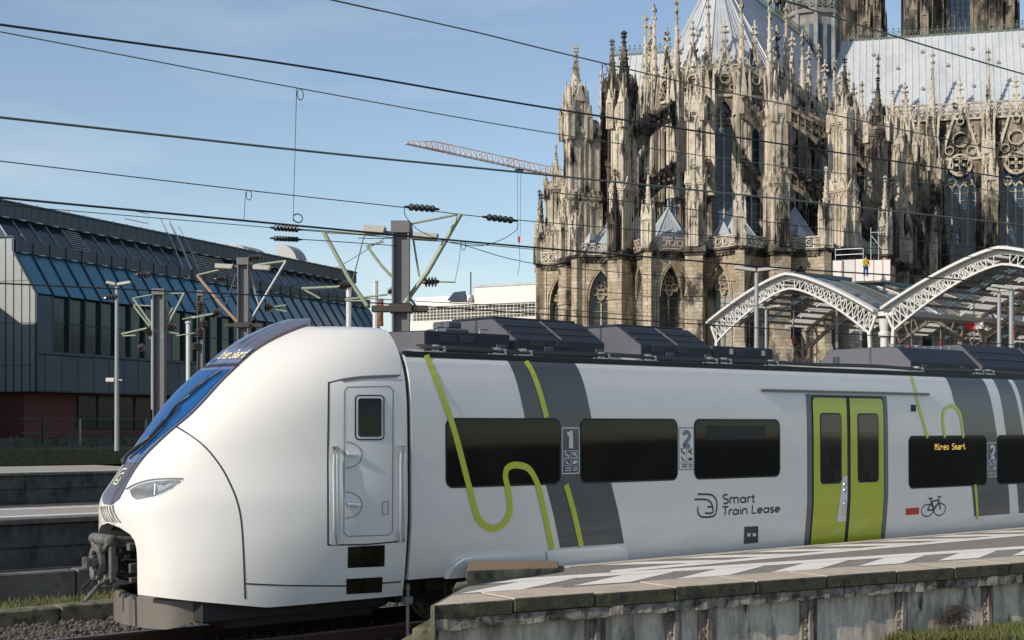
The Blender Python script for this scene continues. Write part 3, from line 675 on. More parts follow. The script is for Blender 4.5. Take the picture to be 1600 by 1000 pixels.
# ---- double door
zd = .64
dl, dr = sp(1261, 700)[0], sp(1387.5, 700)[0]; dz1 = sp(1325, 617)[1]
mark('door_surround', [(dl, zd - .01), (dr, zd - .01), (dr, dz1), (dl, dz1)], 'midgrey', .003, px=False)
tt0, tm0, tm1, tt1 = sp(1270.5, 700)[0], sp(1323.5, 700)[0], sp(1327.5, 700)[0], sp(1380, 700)[0]; lz = sp(1325, 622)[1]
b = MB(); addmark(b, rrect(tt0 - .03, tt1 + .03, zd, lz + .03, .07), .006); b.build('door_gasket', M['black'], train)
for a, c, wx0, wx1, side_ in ((tt0, tm0 - .01, 1280.5, 1314, 0), (tm1 + .01, tt1, 1339, 1372, 1)):
    rr = rrect(a, c, zd + .0, lz, .005)
    rr = [(a, zd), (c, zd)] + ([(c, lz)] + [(a + .06*(1-math.sin(R(q))), lz - .06*(1-math.cos(R(q)))) for q in (0, 30, 60, 90)][::-1][::-1] if side_ == 0 else [(c - .06*(1-math.sin(R(q))), lz - .06*(1-math.cos(R(q)))) for q in (90, 60, 30, 0)] + [(a, lz)])
    if side_ == 0: rr = [(a, zd), (c, zd), (c, lz), (a + .06, lz), (a + .02, lz - .02), (a, lz - .06)]
    else: rr = [(a, zd), (c, zd), (c, lz - .06), (c - .02, lz - .02), (c - .06, lz), (a, lz)]
    leaf = mark('door_leaf', rr, 'limedoor', .012, px=False)
    p0, p1 = sp(wx0, 700)[0], sp(wx1, 700)[0]; z1, z0 = sp(1325, 645.5)[1], sp(1325, 755)[1]
    b = MB(); addmark(b, rrect(p0, p1, z0, z1, .075), .015); b.build('gasket', M['black'], leaf)
    b = MB(); addmark(b, rrect(p0 + .02, p1 - .02, z0 + .02, z1 - .02, .06), .018); b.build('door_window', M['doorglass'], leaf)
    if side_ == 0:
        q0, q1 = sp(1311, 770)[0], tm0 - .015; y0, y1 = sp(1325, 814)[1], sp(1325, 744)[1]
        b = MB(); addmark(b, [(q0 - .04, y0), (q1, y0), (q1, y1), (q0 + .10, y1), (q0 + .05, y1 - .10), (q0 - .03, y0 + .10)], .016); b.build('button_panel', M['panel'], leaf)
        for zz, rr_ in ((sp(1320, 757)[1], .038), (sp(1320, 766)[1], .038), (sp(1320, 787)[1], .03)): b = MB(); b.lathe(L(q1 - .07, prof(zz) + .016, zz), (0, -1, 0), [(0, rr_), (.015, rr_ * .9), (.02, rr_ * .5)], 10); b.build('push_button', M['metal'], leaf)
        b = MB(); zz = sp(1316, 800)[1]
        for p in ([(-.11,-.05),(-.02,-.05)], [(-.11,.07),(-.02,.07)], [(-.11,-.05),(-.11,.07)], [(-.02,-.05),(-.02,.07)]): addline(b, [(q1 + x, zz + y) for x, y in p], .014, .018, px=False)
        b.build('lock_frame', M['lime'], leaf)
z1 = sp(1325, 612.5)[1]; a, c = sp(1188, 611)[0], sp(1450, 615)[0]
b = MB(); w0 = prof(z1); b.add([L(x, y, z) for x in (a, c) for y, z in ((w0 - .01, z1 - .02), (w0 + .035, z1 - .025), (w0 + .035, z1 + .012), (w0 - .02, z1 + .02))], [[0,1,2,3],[7,6,5,4],[0,4,5,1],[1,5,6,2],[2,6,7,3],[3,7,4,0]]); b.build('door_rail', M['midgrey'], train)
mark('camera_housing', [(1423,632.5),(1431,632.5),(1431,643),(1423,643)], 'black', .006)
ck = mark('socket_hatch', [(1163,823),(1184.5,822),(1184,848),(1162,850)], 'ink', .006)
for x in (1167, 1175.5):
    b = MB(); addmark(b, [sp(x, 833), sp(x + 5, 833), sp(x + 5, 838), sp(x, 838)], .009); b.build('socket_cover', M['lightprint'], ck)
# ---- lettering and logo
GL = {'S': [arc(.30,.74,.24,.22,40,270,10) + arc(.30,.26,.26,.24,90,-140,10)], 'm': [[(.08,0),(.08,.62)], arc(.29,.42,.21,.2,180,0,8)[0:] + [(.50,0)], arc(.71,.42,.21,.2,180,0,8) + [(.92,0)]],
      'a': [arc(.32,.31,.26,.27,0,360,16), [(.60,.60),(.60,0)]], 'r': [[(.08,0),(.08,.62)], arc(.30,.38,.22,.23,180,70,6)], 't': [[(.20,.86),(.20,.14),(.28,.03),(.38,.03)], [(.02,.58),(.38,.58)]],
      'T': [[(.02,.95),(.62,.95)], [(.32,.95),(.32,0)]], 'i': [[(.1,0),(.1,.60)], [(.1,.80),(.1,.90)]], 'n': [[(.08,0),(.08,.62)], arc(.31,.40,.23,.22,180,0,8) + [(.54,0)]],
      'L': [[(.10,1.0),(.10,.05),(.55,.05)]], 'e': [[(.08,.31)] + [(.58,.31)] + arc(.33,.31,.25,.27,0,310,14)], 's': [arc(.24,.45,.18,.14,40,270,8) + arc(.24,.16,.19,.14,90,-140,8)], ' ': []}
AD = {'S':.66,'m':1.08,'a':.74,'r':.42,'t':.46,'T':.66,'i':.24,'n':.68,'L':.60,'e':.70,'s':.50,' ':.34}
def word(txt, x0, x1, ybase, capx, capy0, parent, m='ink'):
    t0, z0 = sp(x0, ybase); t1 = sp(x1, ybase)[0]; cap = sp(capx, capy0)[1] - sp(capx, ybase)[1]
    tot = sum(AD[c] for c in txt) - .08; sx = (t1 - t0) / tot; x = t0
    for c in txt:
        if c != ' ': b = MB(); strokes(b, GL[c], x, z0, sx, cap, .026, .004); b.build('letter', M[m], parent)
        x += AD[c] * sx
logo = MB(); K3 = lambda x, y: (1050 + x / 2.5, 520 + y / 2.5)
for p in ([(100,631),(140,631),(160,637),(173,655),(175,675),(172,700),(165,714),(150,719),(122,720),(108,714),(101,700),(100,680)], [(88,651),(126,651),(142,655),(156,672),(158,703),(128,704)], [(138,680),(157,680)]):
    addline(logo, curve([K3(*q) for q in p], 3), .028, .004)
lg = logo.build('logo', M['ink'], train)
word('Smart', 1129, 1179, 787.5, 1129, 772.5, lg); word('Train Lease', 1128, 1218, 805.5, 1128, 791.5, lg)
# ---- bicycle pictogram and red tag
mark('red_tag', [(1415,794.5),(1436,793),(1435.5,803.5),(1415,805)], 'red', .004)
b = MB(); hub = [sp(1449, 797.5), sp(1468.2, 796)]; rr = .105
rx = (hub[1][0] - hub[0][0]) / 19.2 * 9.2
for h in hub: addline(b, [(h[0] + rx*math.cos(R(q)), h[1] + .103*math.sin(R(q))) for q in range(0, 361, 18)], .022, .004, px=False)
for p in ([(1449,797),(1456,783.5),(1467,781.5),(1469,796)], [(1456,783.5),(1459.5,797),(1467.5,783)], [(1449,797),(1459.5,797)], [(1453,779),(1459.5,797)], [(1451,779),(1457,778.5)], [(1469,796),(1465.5,776),(1470.5,776)]): addline(b, p, .030, .004)
b.build('bicycle_pictogram', M['ink'], train)
# ---- dot matrix
F57 = {'M':['10001','11011','10101','10101','10001','10001','10001'],'i':['00100','00000','01100','00100','00100','00100','01110'],'r':['00000','00000','10110','11001','10000','10000','10000'],
       'e':['00000','00000','01110','10001','11111','10000','01110'],'o':['00000','00000','01110','10001','10001','10001','01110'],'S':['01111','10000','10000','01110','00001','00001','11110'],
       'm':['00000','00000','11010','10101','10101','10101','10101'],'a':['00000','00000','01110','00001','01111','10001','01111'],'t':['01000','01000','11100','01000','01000','01001','00110'],' ':['00000']*7}
def dots(txt):
    out = []
    for i, c in enumerate(txt):
        for r_, row in enumerate(F57[c]): out += [(i*6 + k, 6 - r_) for k, q in enumerate(row) if q == '1']
    return out
(t0, z0), (t1, z1) = sp(1460, 703), sp(1508, 692.5); pw = (t1 - t0) / 65; ph = (z1 - z0) / 7
for i_, c_ in enumerate('Mireo Smart'):
  if c_ == ' ': continue
  b = MB()
  for x, y in dots(c_): x += 6 * i_; addmark(b, [(t0 + x*pw, z0 + y*ph), (t0 + (x+.92)*pw, z0 + y*ph), (t0 + (x+.92)*pw, z0 + (y+.85)*ph), (t0 + x*pw, z0 + (y+.85)*ph)], .010)
  b.build('display_letter', M['amber'], train)
# ---- gutter and bogie fairing
b = MB(); b.box(.05, T1, -1.262, -1.18, 3.345, 3.415); b.box(.05, T1, 1.18, 1.262, 3.345, 3.415); b.build('gutter', M['black'], train)
fair = [sp(690,905),(0,0)]
fo = [(694,906),(700,893),(709,881),(722,873),(738,869),(858,860),(962,852),(972,855),(977,866),(977,900)]
q = [sp(*p) for p in fo]; q = [(t_, max(z, .56)) for t_, z in q]; q[0] = (q[0][0], .60); q[-1] = (q[-1][0], .56)
vs, fs = tess(q, .08, axes=(1,)); b = MB(); n = len(vs)
fw_ = lambda z: prof(max(z, .62)) + .065 - .04 * max(0, (z - .75) / .25)
b.add([L(t_, fw_(z), z) for t_, z, _ in vs], fs)
b.add([L(t_, fw_(z), z) for t_, z in q] + [L(t_, prof(max(z, .62)) - .02, z) for t_, z in q], [[i, (i+1) % len(q), len(q) + (i+1) % len(q), len(q) + i] for i in range(len(q))])
fairing = b.build('bogie_fairing', M['white'], train, smooth=25)
b = MB(); addline(b, [sp(848, 861), sp(850, 890)], .012, .075, px=False); b.build('fairing_joint', M['ink'], fairing)
for x, y in ((845, 882), (855, 881), (733, 889)):
    b = MB(); t_, z = sp(x, y); b.lathe(L(t_, prof(z) + .06, z), (0, -1, 0), [(0, .035), (.01, .035), (.012, .02)], 10); b.build('latch', M['polegrey'], fairing)
# ---- roof equipment
def unit(name, tA, tB, sec, m0='roofbox', cut=0.0, parent=train, mend='rooflit'):
    # sec: near half outline (w, z) from the foot upwards; mirrored; cut slants the front face backwards with height
    s = sec + [(-w_, z) for w_, z in sec[::-1]]; n = len(s); zmin = sec[0][1]; zmax = max(z for _, z in sec); b = MB()
    b.add([L(tA + cut * (z - zmin) / (zmax - zmin), w_, z) for w_, z in s] + [L(tB, w_, z) for w_, z in s], [list(range(n))[::-1], list(range(n, 2*n))] + [[i, (i+1) % n, n + (i+1) % n, n + i] for i in range(n)])
    b.m = [1, 1] + [0] * n  # ends take the painted lit tone, flanks and lid the shaded one
    return b.build(name, [M[m0], M[mend]], parent, bevel=.012)
te = lambda px, w_=1.0: side(px, 560, w_)[0]
def lid_lines(par, tA, tB, w0, z0, w1, z1, k):
    b = MB()
    for i in range(1, k):
        t_ = tA + (tB - tA) * i / k; b.bar(L(t_, w0 + .004, z0 + .02), L(t_, w1 + .004, z1 + .012), .02, .02)
    for u in (.35, .7): b.bar(L(tA + .03, w0 + (w1-w0)*u, z0 + (z1-z0)*u + .01), L(tB - .03, w0 + (w1-w0)*u, z0 + (z1-z0)*u + .01), .018, .018)
    b.build('lid_ribs', M['rooflit'], par)
def feet(par, tA, tB):
    for t_ in (tA, tB):
        b = MB(); b.box(t_ - .16, t_ + .10, -1.12, -.98, 3.40, 3.44); b.box(t_ - .06, t_ - .0, -1.10, -1.0, 3.435, 3.52); b.box(t_ + .05, t_ + .09, -1.12, -1.02, 3.42, 3.50)
        b.build('mounting_foot', M['metal'], par)
# A: low box with a slanted pale front
zf = 3.38
b = MB(); tA0, tA, tB = te(622, .62), te(664), te(797)
z0A, z1A = 3.38, 3.70
b.add([L(t_, w_, z) for z in (z0A, z1A) for t_, w_ in ((tA, 1.0), (tB, 1.0), (tB, -1.0), (tA, -1.0), (tA0 - .05, -.55), (tA0 - .05, .55))], [[5,4,3,2,1,0],[6,7,8,9,10,11]] + [[i, (i+1) % 6, 6+(i+1) % 6, 6+i] for i in range(6)])
b.m = [0, 0, 0, 0, 0, 1, 1, 1]  # slanted front takes the painted lit tone
uA = b.build('roof_unit', [M['roofbox'], M['rooflit']], train, bevel=.012); feet(uA, tA + .15, tB - .25)
b = MB()
for k in range(4): b.bar(L(tA0 + .02, .63, 3.53 + k * .025), L(tA0 + .10, .72, 3.53 + k * .025), .012)
b.build('vent_slats', M['ink'], uA)
for px in (690, 757):
    b = MB(); t_ = te(px); b.tube([L(t_, .9, 3.70), L(t_, .9, 3.76), L(t_ + .14, .9, 3.76), L(t_ + .14, .9, 3.70)], .012, 5); b.build('lifting_eye', M['metal'], uA)
b = MB(); b.box(te(692, .3), te(730, .3), -.35, .1, 3.70, 3.80); b.box(te(700, .3), te(722, .3), -.3, .05, 3.80, 3.90); b.build('roof_unit', M['rooflit'], train, bevel=.02)
# B, C: tall chamfered containers
for x0, x1, zl in ((806, 945, 3.65), (1002, 1113, 3.655)):
    tA, tB = te(x0), te(x1); u = unit('roof_unit', tA, tB, [(1.0, 3.38), (1.0, zl), (.55, 3.93), (.50, 3.95)], cut=.0)
    lid_lines(u, tA, tB, 1.0, zl, .55, 3.93, 2); feet(u, tA + .1, tB - .1)
    b = MB(); b.box(tA + .05, tB - .05, -.45, .45, 3.95, 3.985); b.build('lid', M['roofbox'], u, bevel=.01)
tA, tB = te(1114), te(1208); u = unit('roof_unit', tA, tB, [(1.0, 3.38), (1.0, 3.68), (.97, 3.70)]); feet(u, tA + .2, tB - .1)
for px in (1140, 1190): b = MB(); b.box(te(px), te(px) + .06, -1.02, -.99, 3.58, 3.66); b.build('warning_plate', M['metal'], u)
# E, F: long converter with pale front, then the tapered unit
tA, tB = te(1420, .95), te(1523, .95); u = unit('roof_unit', tA, tB, [(1.0, 3.38), (1.0, 3.60), (.72, 3.86), (.60, 3.88)], mend='rooflit'); feet(u, tA + .1, tB - .05)
b = MB()
for px in (1316, 1320.5):
    t_, z = tA - .005, 3.66
    for dz in (0,): b.bar(L(t_, -.62 + (px - 1316) * .018, 3.60), L(t_, -.62 + (px - 1316) * .018, 3.74), .05, .02)
b.build('vent_slats', M['ink'], u)
b = MB(); t_ = tA + .1
while t_ < tB: b = MB(); b.tube([L(t_, .5, 3.875), L(t_, .5, 3.915), L(t_ + .2, .5, 3.915), L(t_ + .2, .5, 3.875)], .01, 4); t_ += .26; b.build('lifting_eye', M['metal'], u)
tA, tB = te(1532, .95), T1 - 1; u = unit('roof_unit', tA, tB, [(1.0, 3.38), (1.0, 3.58), (.55, 3.98), (.5, 4.0)]); lid_lines(u, tA, tB, 1.0, 3.58, .55, 3.98, 6); feet(u, tA + .1, tA + 2)

for z_, w_, r_ in ((3.47, 1.10, .022), (3.50, 1.02, .016)):
    b = MB(); b.tube([L(t_, w_, z_ + .01 * math.sin(t_ * 2.1)) for t_ in np.arange(.4, 25, .8)], r_, 6); b.build('roof_cable', M['ink'], train, smooth=True)
for px in (775, 850, 930, 1040, 1100, 1440, 1500):
    t_ = te(px); b = MB(); b.box(t_, t_ + .16, -1.015, -.995, 3.46, 3.56); b.build('junction_box', M['rooflit'], train, bevel=.006)
for px in (690, 720, 830, 870, 1020, 1060, 1150): 
    t_ = te(px); b = MB()
    for k in range(4): b.box(t_, t_ + .22, -1.008, -.998, 3.58 + k * .022, 3.59 + k * .022)
    tag(b.build('louvre', M['rooflit'], train), kind='stuff')
# ---- cab: gaps, door, steps, grab rails
cab_line('panel_gap', curve([(276,667),(300,682),(322,700),(345,729),(360,757),(370,782),(376,808),(379,840),(381,880),(383,936)], 4), 2.6, 'ink')
cab_line('panel_gap', [(384,912),(450,915),(540,915.5),(626,909)], 2.2, 'ink')
P = [(513.5,598),(540,592),(585,587.5),(634.5,586)]
cab_line('door_gap', [(513.5,597),(512,720),(512.5,852)], 2.6, 'ink'); cab_line('door_gap', curve(P, 4), 1.8, 'ink'); cab_line('door_gap', [(512,851.5),(570,851),(633,845)], 2.4, 'ink')
cab_line('rain_strip', curve([(533,594.5),(560,590.5),(590,588.8),(621,588)], 4), 4.5, 'midgrey', .012)
cd_ = cab_decal('cab_door', [(542,605),(608,603.5),(614,610),(613,830),(606,836),(543,838),(537,832),(538,611)], 'panel', .002)
dp = [(542,605),(608,603.5),(614,610),(613,830),(606,836),(543,838),(537,832),(538,611),(542,605)]
cab_line('door_gap', dp, 1.3, 'greyprint', .006)
def crr(x0, x1, y0, y1, r, n=4):
    out = []
    for cx, cy, a0 in ((x1-r, y1-r, 0), (x0+r, y1-r, 90), (x0+r, y0+r, 180), (x1-r, y0+r, 270)):
        for k in range(n+1): a = R(a0 + 90*k/n); out.append((cx + r*math.cos(a), cy + r*math.sin(a)))
    return out
cab_decal('door_window_gasket', crr(554, 600.5, 617, 688, 7), 'ink', .006, parent=cd_); cab_decal('door_window_rim', crr(556.3, 598.2, 619.3, 685.7, 5), 'lightprint', .009, parent=cd_); cab_decal('door_window', crr(559, 595.5, 622.5, 682.5, 4), 'glass', .012, parent=cd_)
for y in (711, 789):
    disc = [(540 + 0, y - 20)] + [(540 + 25.5 * math.sin(R(q)), y - 20.5 * math.cos(R(q))) for q in range(8, 180, 14)] + [(540, y + 20)]
    cab_line('handle_recess', disc, 1.3, 'greyprint', .007, parent=cd_)
    b = MB(); a, n = cast(541, y - 1.5); c, _ = cast(562, y + .5); b.bar(a + n * .03, c + n * .03, .035, .03); k_, _ = cast(541, y - 5); b.bar(a + n * .03, k_ + n * .02, .04, .03); b.build('handle', M['lightprint'], cd_, bevel=.006)
cab_line('lock_plate', [(597,784),(606,783.5),(606,803),(597,804),(597,784)], 1.4, 'greyprint', .007, parent=cd_)
for x, y0, y1 in ((518.8, 698, 850), (523.8, 698, 850), (622.4, 696, 845), (628.2, 696, 845)):
    b = MB(); pts = []
    for y in np.linspace(y0, y1, 12): a, n = cast(x, y); pts.append(a + n * .045)
    a0, n0 = cast(x, y0); a1, n1 = cast(x, y1); b.tube([a0] + pts + [a1], .017, 8); b.build('grab_rail', M['alu'], train, smooth=50)
for pts in ([(512.5,697),(528.5,697),(528.5,851),(512.5,852)], [(617,696),(634.5,695),(634,843),(617,845)]): cab_decal('rail_recess', pts, 'panel', .003)
for pts in ([(543.5,854.5),(601,851.5),(600.5,885),(543,887.5)], [(541,904.5),(597.5,901.5),(596.5,925.5),(541,928.5)]): cab_decal('step_recess', pts, 'glass', .005)
# ---- windscreen and nose panel, symmetrical about the middle
bw = smooth_interp([(1.60,.10),(1.66,.215),(1.72,.225),(1.85,.20),(2.13,.205),(2.30,.265),(2.45,.335),(2.6,.42),(2.72,.455),(3.1,.45),(3.4,.41),(3.55,.43),(3.67,.46),(3.72,.47),(3.76,.42),(3.80,.30),(3.845,.1)])
def nose_pt(w_, z, lift):
    e = .01; t0 = nose_t(w_, z)
    dw = Vector(L(nose_t(w_ + e, z) - nose_t(w_ - e, z), 2*e, 0)); dz = Vector(L(nose_t(w_, min(z + e, 3.859)) - nose_t(w_, z - e), 0, 2*e))
    n = dw.cross(dz).normalized()
    if n.x > 0 and z < 3.6: n = -n
    if z >= 3.6 and n.z < 0: n = -n
    return Vector(L(t0, w_, z)) + n * lift
def nose_patch(name, z0, z1, fw, m, lift, nz=40, nw=14, parent=train, fl=None, grow=.022):
    b = MB(); vs = []
    for i in range(nz + 1):
        z = z0 + (z1 - z0) * i / nz; r_ = fw(z); l_ = -r_ * .80 if fl is None else fl(z)
        vs += [nose_pt(l_ + (r_ - l_) * k / nw, z, lift + grow * max(0, min(1, (z - 3.25) / .3))) for k in range(nw + 1)]
    b.add(vs, [[i*(nw+1)+k, i*(nw+1)+k+1, (i+1)*(nw+1)+k+1, (i+1)*(nw+1)+k] for i in range(nz) for k in range(nw)])
    return b.build(name, M[m], parent, smooth=True)
npn = nose_patch('nose_panel', 1.60, 3.80, bw, 'nose', .012, 90)
b = MB(); e_ = [nose_pt(w_, 3.80, .034) for w_ in np.linspace(-.24, .30, 9)]; b.add(e_ + [p + Vector((.05, 0, -.12)) for p in e_], [[i, i+1, i+10, i+9] for i in range(8)]); b.build('fairing_end', M['nose'], npn)
for sg in (-1, 1):
    b = MB(); e_ = [nose_pt((1 if sg > 0 else -.8) * bw(z), z, .012 + .022 * max(0, min(1, (z - 3.25) / .3))) for z in np.linspace(3.25, 3.80, 16)]; b.add(e_ + [p + Vector((.02, 0, -.07)) for p in e_], [[i, i+1, i+17, i+16] for i in range(15)]); b.build('fairing_side', M['nose'], npn)
nose_patch('windscreen_surround', 2.06, 3.20, lambda z: bw(z) - .015, 'bluesh', .018, 40)
ws = nose_patch('windscreen', 2.16, 3.15, lambda z: bw(z) - (.045 if z > 2.4 else .045 + .2 * (2.4 - z)), 'windscreen', .026, 40)
nose_patch('windscreen_seal', 3.19, 3.21, lambda z: bw(z), 'ink', .024, 2)
sg = nose_patch('destination_sign', 3.225, 3.41, lambda z: bw(z) - .02, 'bluesh', .022, 8)
nose_patch('sign_glass', 3.25, 3.385, lambda z: -.14, 'windscreen', .03, 6, 6, sg, fl=lambda z: -bw(z) * .80 + .04)
nose_patch('roof_slot', 3.47, 3.76, lambda z: -.02, 'windscreen', .022, 14, 3, train, fl=lambda z: -.07)
for i_, c_ in enumerate('Mireo Smart'):
    if c_ == ' ': continue
    b = MB()
    for x, y in dots(c_):
        x += 6 * i_; w0, w1 = -.10 + x * .0080, -.10 + (x + .95) * .0080; z0, z1 = 3.268 + y * .0155, 3.268 + (y + .95) * .0155
        b.add([nose_pt(w0, z0, .048), nose_pt(w1, z0, .048), nose_pt(w1, z1, .048), nose_pt(w0, z1, .048)], [[0,1,2,3]])
    b.build('sign_letter', M['paleled'], sg)
# lower grille lip under the nose panel
for k in range(6):
    b = MB(); w0 = -.17 + k * .062; pts = [nose_pt(w0 + .10 * u * u + .03 * u, 1.565 - .16 * u + .02 * k * (1 - u) * .3, .006) for u in np.linspace(0, 1, 6)]
    b.tube(pts, .008, 5); b.build('grille_slot', M['ink'], train)
# nose emblem: same line drawing as the side logo
b = MB(); 
def nl(path, wd, lift=.02):
    p = dense(path, .03); l, r = offs(p, wd); n = len(p); b.add([nose_pt(w_, z, lift) for w_, z in l + r], [[i, i+1, n+i+1, n+i] for i in range(n-1)])
ez, eh = 1.905, .085
for p in ([(.62,-1),(-.25,-1),(-.8,-.75),(-.95,-.3),(-.95,.4)], [(-.95,.4),(-.75,.85),(-.3,1),(.75,1)], [(.75,.4),(0,.4),(-.35,.1),(-.35,-.5),(.3,-.5)], [(.62,-1),(.62,-.1)]):
    nl([(x * .075, ez + y * eh) for x, y in curve(p, 4)], .016)
b.build('nose_emblem', M['paleemb'], train)
# wipers
def wiper(pts, r):
    b = MB(); q = [cast(*p) for p in pts]; b.tube([a + n * (.05 if i else .03) for i, (a, n) in enumerate(q)], r, 6); return b.build('wiper', M['ink'], train)
wiper([(194,722),(215,705),(238,688),(262,661)], .022); wiper([(250,676),(278,640),(312,608),(349,584)], .014); wiper([(205,719),(232,698),(258,672),(285,640)], .010); wiper([(262,661),(275,642),(300,622),(330,596)], .012)
b = MB(); a, n = cast(197, 722); b.lathe(a - n * .02, n, [(0, .045), (.06, .045), (.075, .025)], 8); b.build('wiper_pivot', M['ink'], train)
# headlight
hl = cab_decal('headlight_surround', curve([(198,766),(212,758),(232,752),(255,749.5),(287,749),(276,758),(262,768),(245,776),(228,780),(214,783.5),(206,778),(198,766)], 4)[:-1], 'lightprint', .003, grid=7)
cab_line('headlight_lid', curve([(197,765),(212,757),(232,751),(255,748.5),(286,748.5)], 4), 2.4, 'midgrey', .008, parent=hl)
cab_decal('headlight_lens', curve([(203,766),(214,759.5),(232,754),(255,751.5),(282,751),(272,759),(258,768),(243,774.5),(228,778.5),(214,781),(207,776),(203,766)], 4)[:-1], 'headlamp', .009, grid=7, parent=hl)
cab_line('light_guide', [(242.5,756),(242.3,766),(241.5,774)], 1.7, 'lamprefl', .013, parent=hl); cab_decal('lamp_bowl', [(206,768),(214,763),(232,766.5),(238,772),(226,777),(213,779)], 'midgrey', .011, grid=6, parent=hl); cab_decal('lamp_bowl', [(245,757),(262,756),(274,755),(262,763),(248,768)], 'lampmid', .011, grid=6, parent=hl)
cab_line('crease_line', [(228,786),(236,780)], 1.5, 'lightprint', .004)
# ---- coupler
cp = MB(); cw = .0
b = MB(); b.box(-3.34, -2.75, -.20, .20, .80, 1.14); coup = b.build('coupler', M['under'], train, bevel=.03); coup.location = (-.22, 0, .10); coup.scale = (.90, .86, .88)
b = MB(); b.ring((-3.46, 0, .96), (0, .86, 0), (0, 0, 1.12), .17, .04, -.08, 20)
for sy in (-1, 1):
    for sz in (-1, 1): b.bar((-3.44, sy * .13, .96 + sz * .17), (-3.44, sy * .25, .96 + sz * .27), .09, .07)
b.box(-3.44, -3.36, -.27, -.20, .70, 1.24); b.box(-3.44, -3.36, .20, .27, .70, 1.24); b.build('face_plate', M['coupler'], coup, bevel=.01)
b = MB(); b.lathe(L(-3.42, -.30, 1.25), (0, -1, 0), [(0, .05), (.02, .075), (.58, .075), (.60, .05)], 14); b.build('coupler_drum', M['coupler'], coup, smooth=40)
b = MB(); b.box(-3.36, -2.85, -.23, .23, 1.15, 1.27); b.box(-3.30, -2.9, -.24, .24, 1.19, 1.215); b.build('electric_box', M['coupler'], coup, bevel=.02)
b = MB(); b.bar(L(-3.36, .05, .97), L(-3.66, .10, .97), .09, .10); b.bar(L(-3.66, .10, .97), L(-3.72, .10, .97), .13, .15); b.bar(L(-3.40, -.12, 1.02), L(-3.56, -.05, .99), .07, .09); b.build('coupler_hook', M['coupler'], coup, bevel=.012)
b = MB(); b.lathe(L(-3.46, -.02, .80), (-1, 0, 0), [(0, .05), (.06, .07), (.10, .07), (.12, .03)], 12); b.build('buffer_cone', M['coupler'], coup, smooth=40)
b = MB(); b.lathe(L(-2.95, .30, 1.22), (0, -1, 0), [(0, .06), (.05, .08), (.12, .08), (.14, .05)], 10); b.build('valve', M['metal'], coup, smooth=40)
b = MB(); b.tube([L(-3.36, .20, .78), L(-3.5, .24, .74), L(-3.62, .25, .66), L(-3.78, .26, .5)], .028, 8); b.build('release_lever', M['coupler'], coup, smooth=50)
b = MB(); b.tube([L(-3.36, -.05, .82), L(-3.55, -.1, .72), L(-3.66, -.1, .62)], .022, 8); b.build('air_hose', M['under'], coup, smooth=50)
for _ in range(26):
    b = MB(); t_, w_, z = random.uniform(-3.28, -2.75), random.uniform(-.25, .42), random.uniform(.72, 1.2); s_ = [random.uniform(.02, .07) for _ in range(3)]; b.box(t_ - s_[0], t_ + s_[0], -w_ - s_[1], -w_ + s_[1], z - s_[2], z + s_[2]); b.build('fitting', M['coupler'], coup, bevel=.008)
b = MB()
for _ in range(9):
    b = MB(); w_ = random.uniform(-.2, .35); z = random.uniform(.75, 1.15); b.tube([L(-3.3, w_, z), L(-3.1, w_ + random.uniform(-.1, .1), z - random.uniform(0, .2)), L(-2.7, w_, z + random.uniform(-.1, .1))], .014, 6); b.build('hose', M['under'], coup)
b = MB(); b.box(-2.45, -2.35, -.75, .75, .45, 1.45); b.box(-3.0, -2.3, -.55, .55, 1.27, 1.31); b.build('coupler_bay', M['under'], train)
# ---- plough and underframe
out = [(-1.75, .98), (-2.1, .96), (-2.73, .78), (-2.92, .52), (-2.99, .25), (-3.01, 0), (-2.99, -.25), (-2.92, -.52), (-2.73, -.78), (-2.1, -.96), (-1.75, -.98)]
out = curve(out, 5); b = MB(); n = len(out)
for (dt, sc, zt_, zb_2) in ((0, 1, .56, .20),):
    vs = []
    for t_, w_ in out:
        zt2 = .56 - .03 * max(0, (t_ + 3.0) / .9); zb2 = .20 + (.22 * max(0, (t_ + 2.86) / .7))
        for off, z in ((0, zb2), (0, zt2 - .03), (.03, zt2), (.10, zt2), (.12, zb2)): vs.append(L(t_ + off * (.8 if abs(w_) < 1.1 else .1), w_ - off * (1 if w_ > 0 else -1) * .6, z))
    b.add(vs, [[i*5+k, i*5+(k+1) % 5, (i+1)*5+(k+1) % 5, (i+1)*5+k] for i in range(n-1) for k in range(5)])
pl = b.build('plough', M['plough'], train, smooth=35)
b = MB(); b.box(-2.6, -.1, -1.05, 1.05, .30, .62); b.box(-2.2, -.2, -.9, .9, .18, .30); b.box(.1, 9, -.95, .95, .30, .60); b.build('underframe', M['under'], train)
for t_ in (.95, 3.2):
    for w_ in (.72, -.72):
        b = MB(); b.lathe(L(t_, w_ - .07, .42), (0, -1, 0), [(0, .44), (.03, .44), (.035, .41), (.13, .41), (.135, .34), (.11, .3), (.12, .12), (.16, .1), (.17, .02)], 28); b.build('wheel', M['coupler'], train, smooth=40)
b = MB(); b.box(.5, 3.7, -1.12, -.92, .42, .60); b.box(.75, 1.15, -1.15, -.95, .28, .56); b.box(3.0, 3.4, -1.15, -.95, .28, .56); b.lathe(L(.95, 1.12, .42), (0, -1, 0), [(0, .14), (.06, .13), (.07, .05)], 12); b.build('bogie_frame', M['under'], train, bevel=.02)
b = MB()
for k in range(8): b = MB(); b.tube([L(-.1 + k * .07, .5 + .06 * k, .6), L(.0 + k * .06, .55 + .06 * k, .36), L(.25 + k * .05, .55 + .06 * k, .42), L(.4, .6 + .05 * k, .58)], .02, 6); b.build('air_hose', M['under'], train)

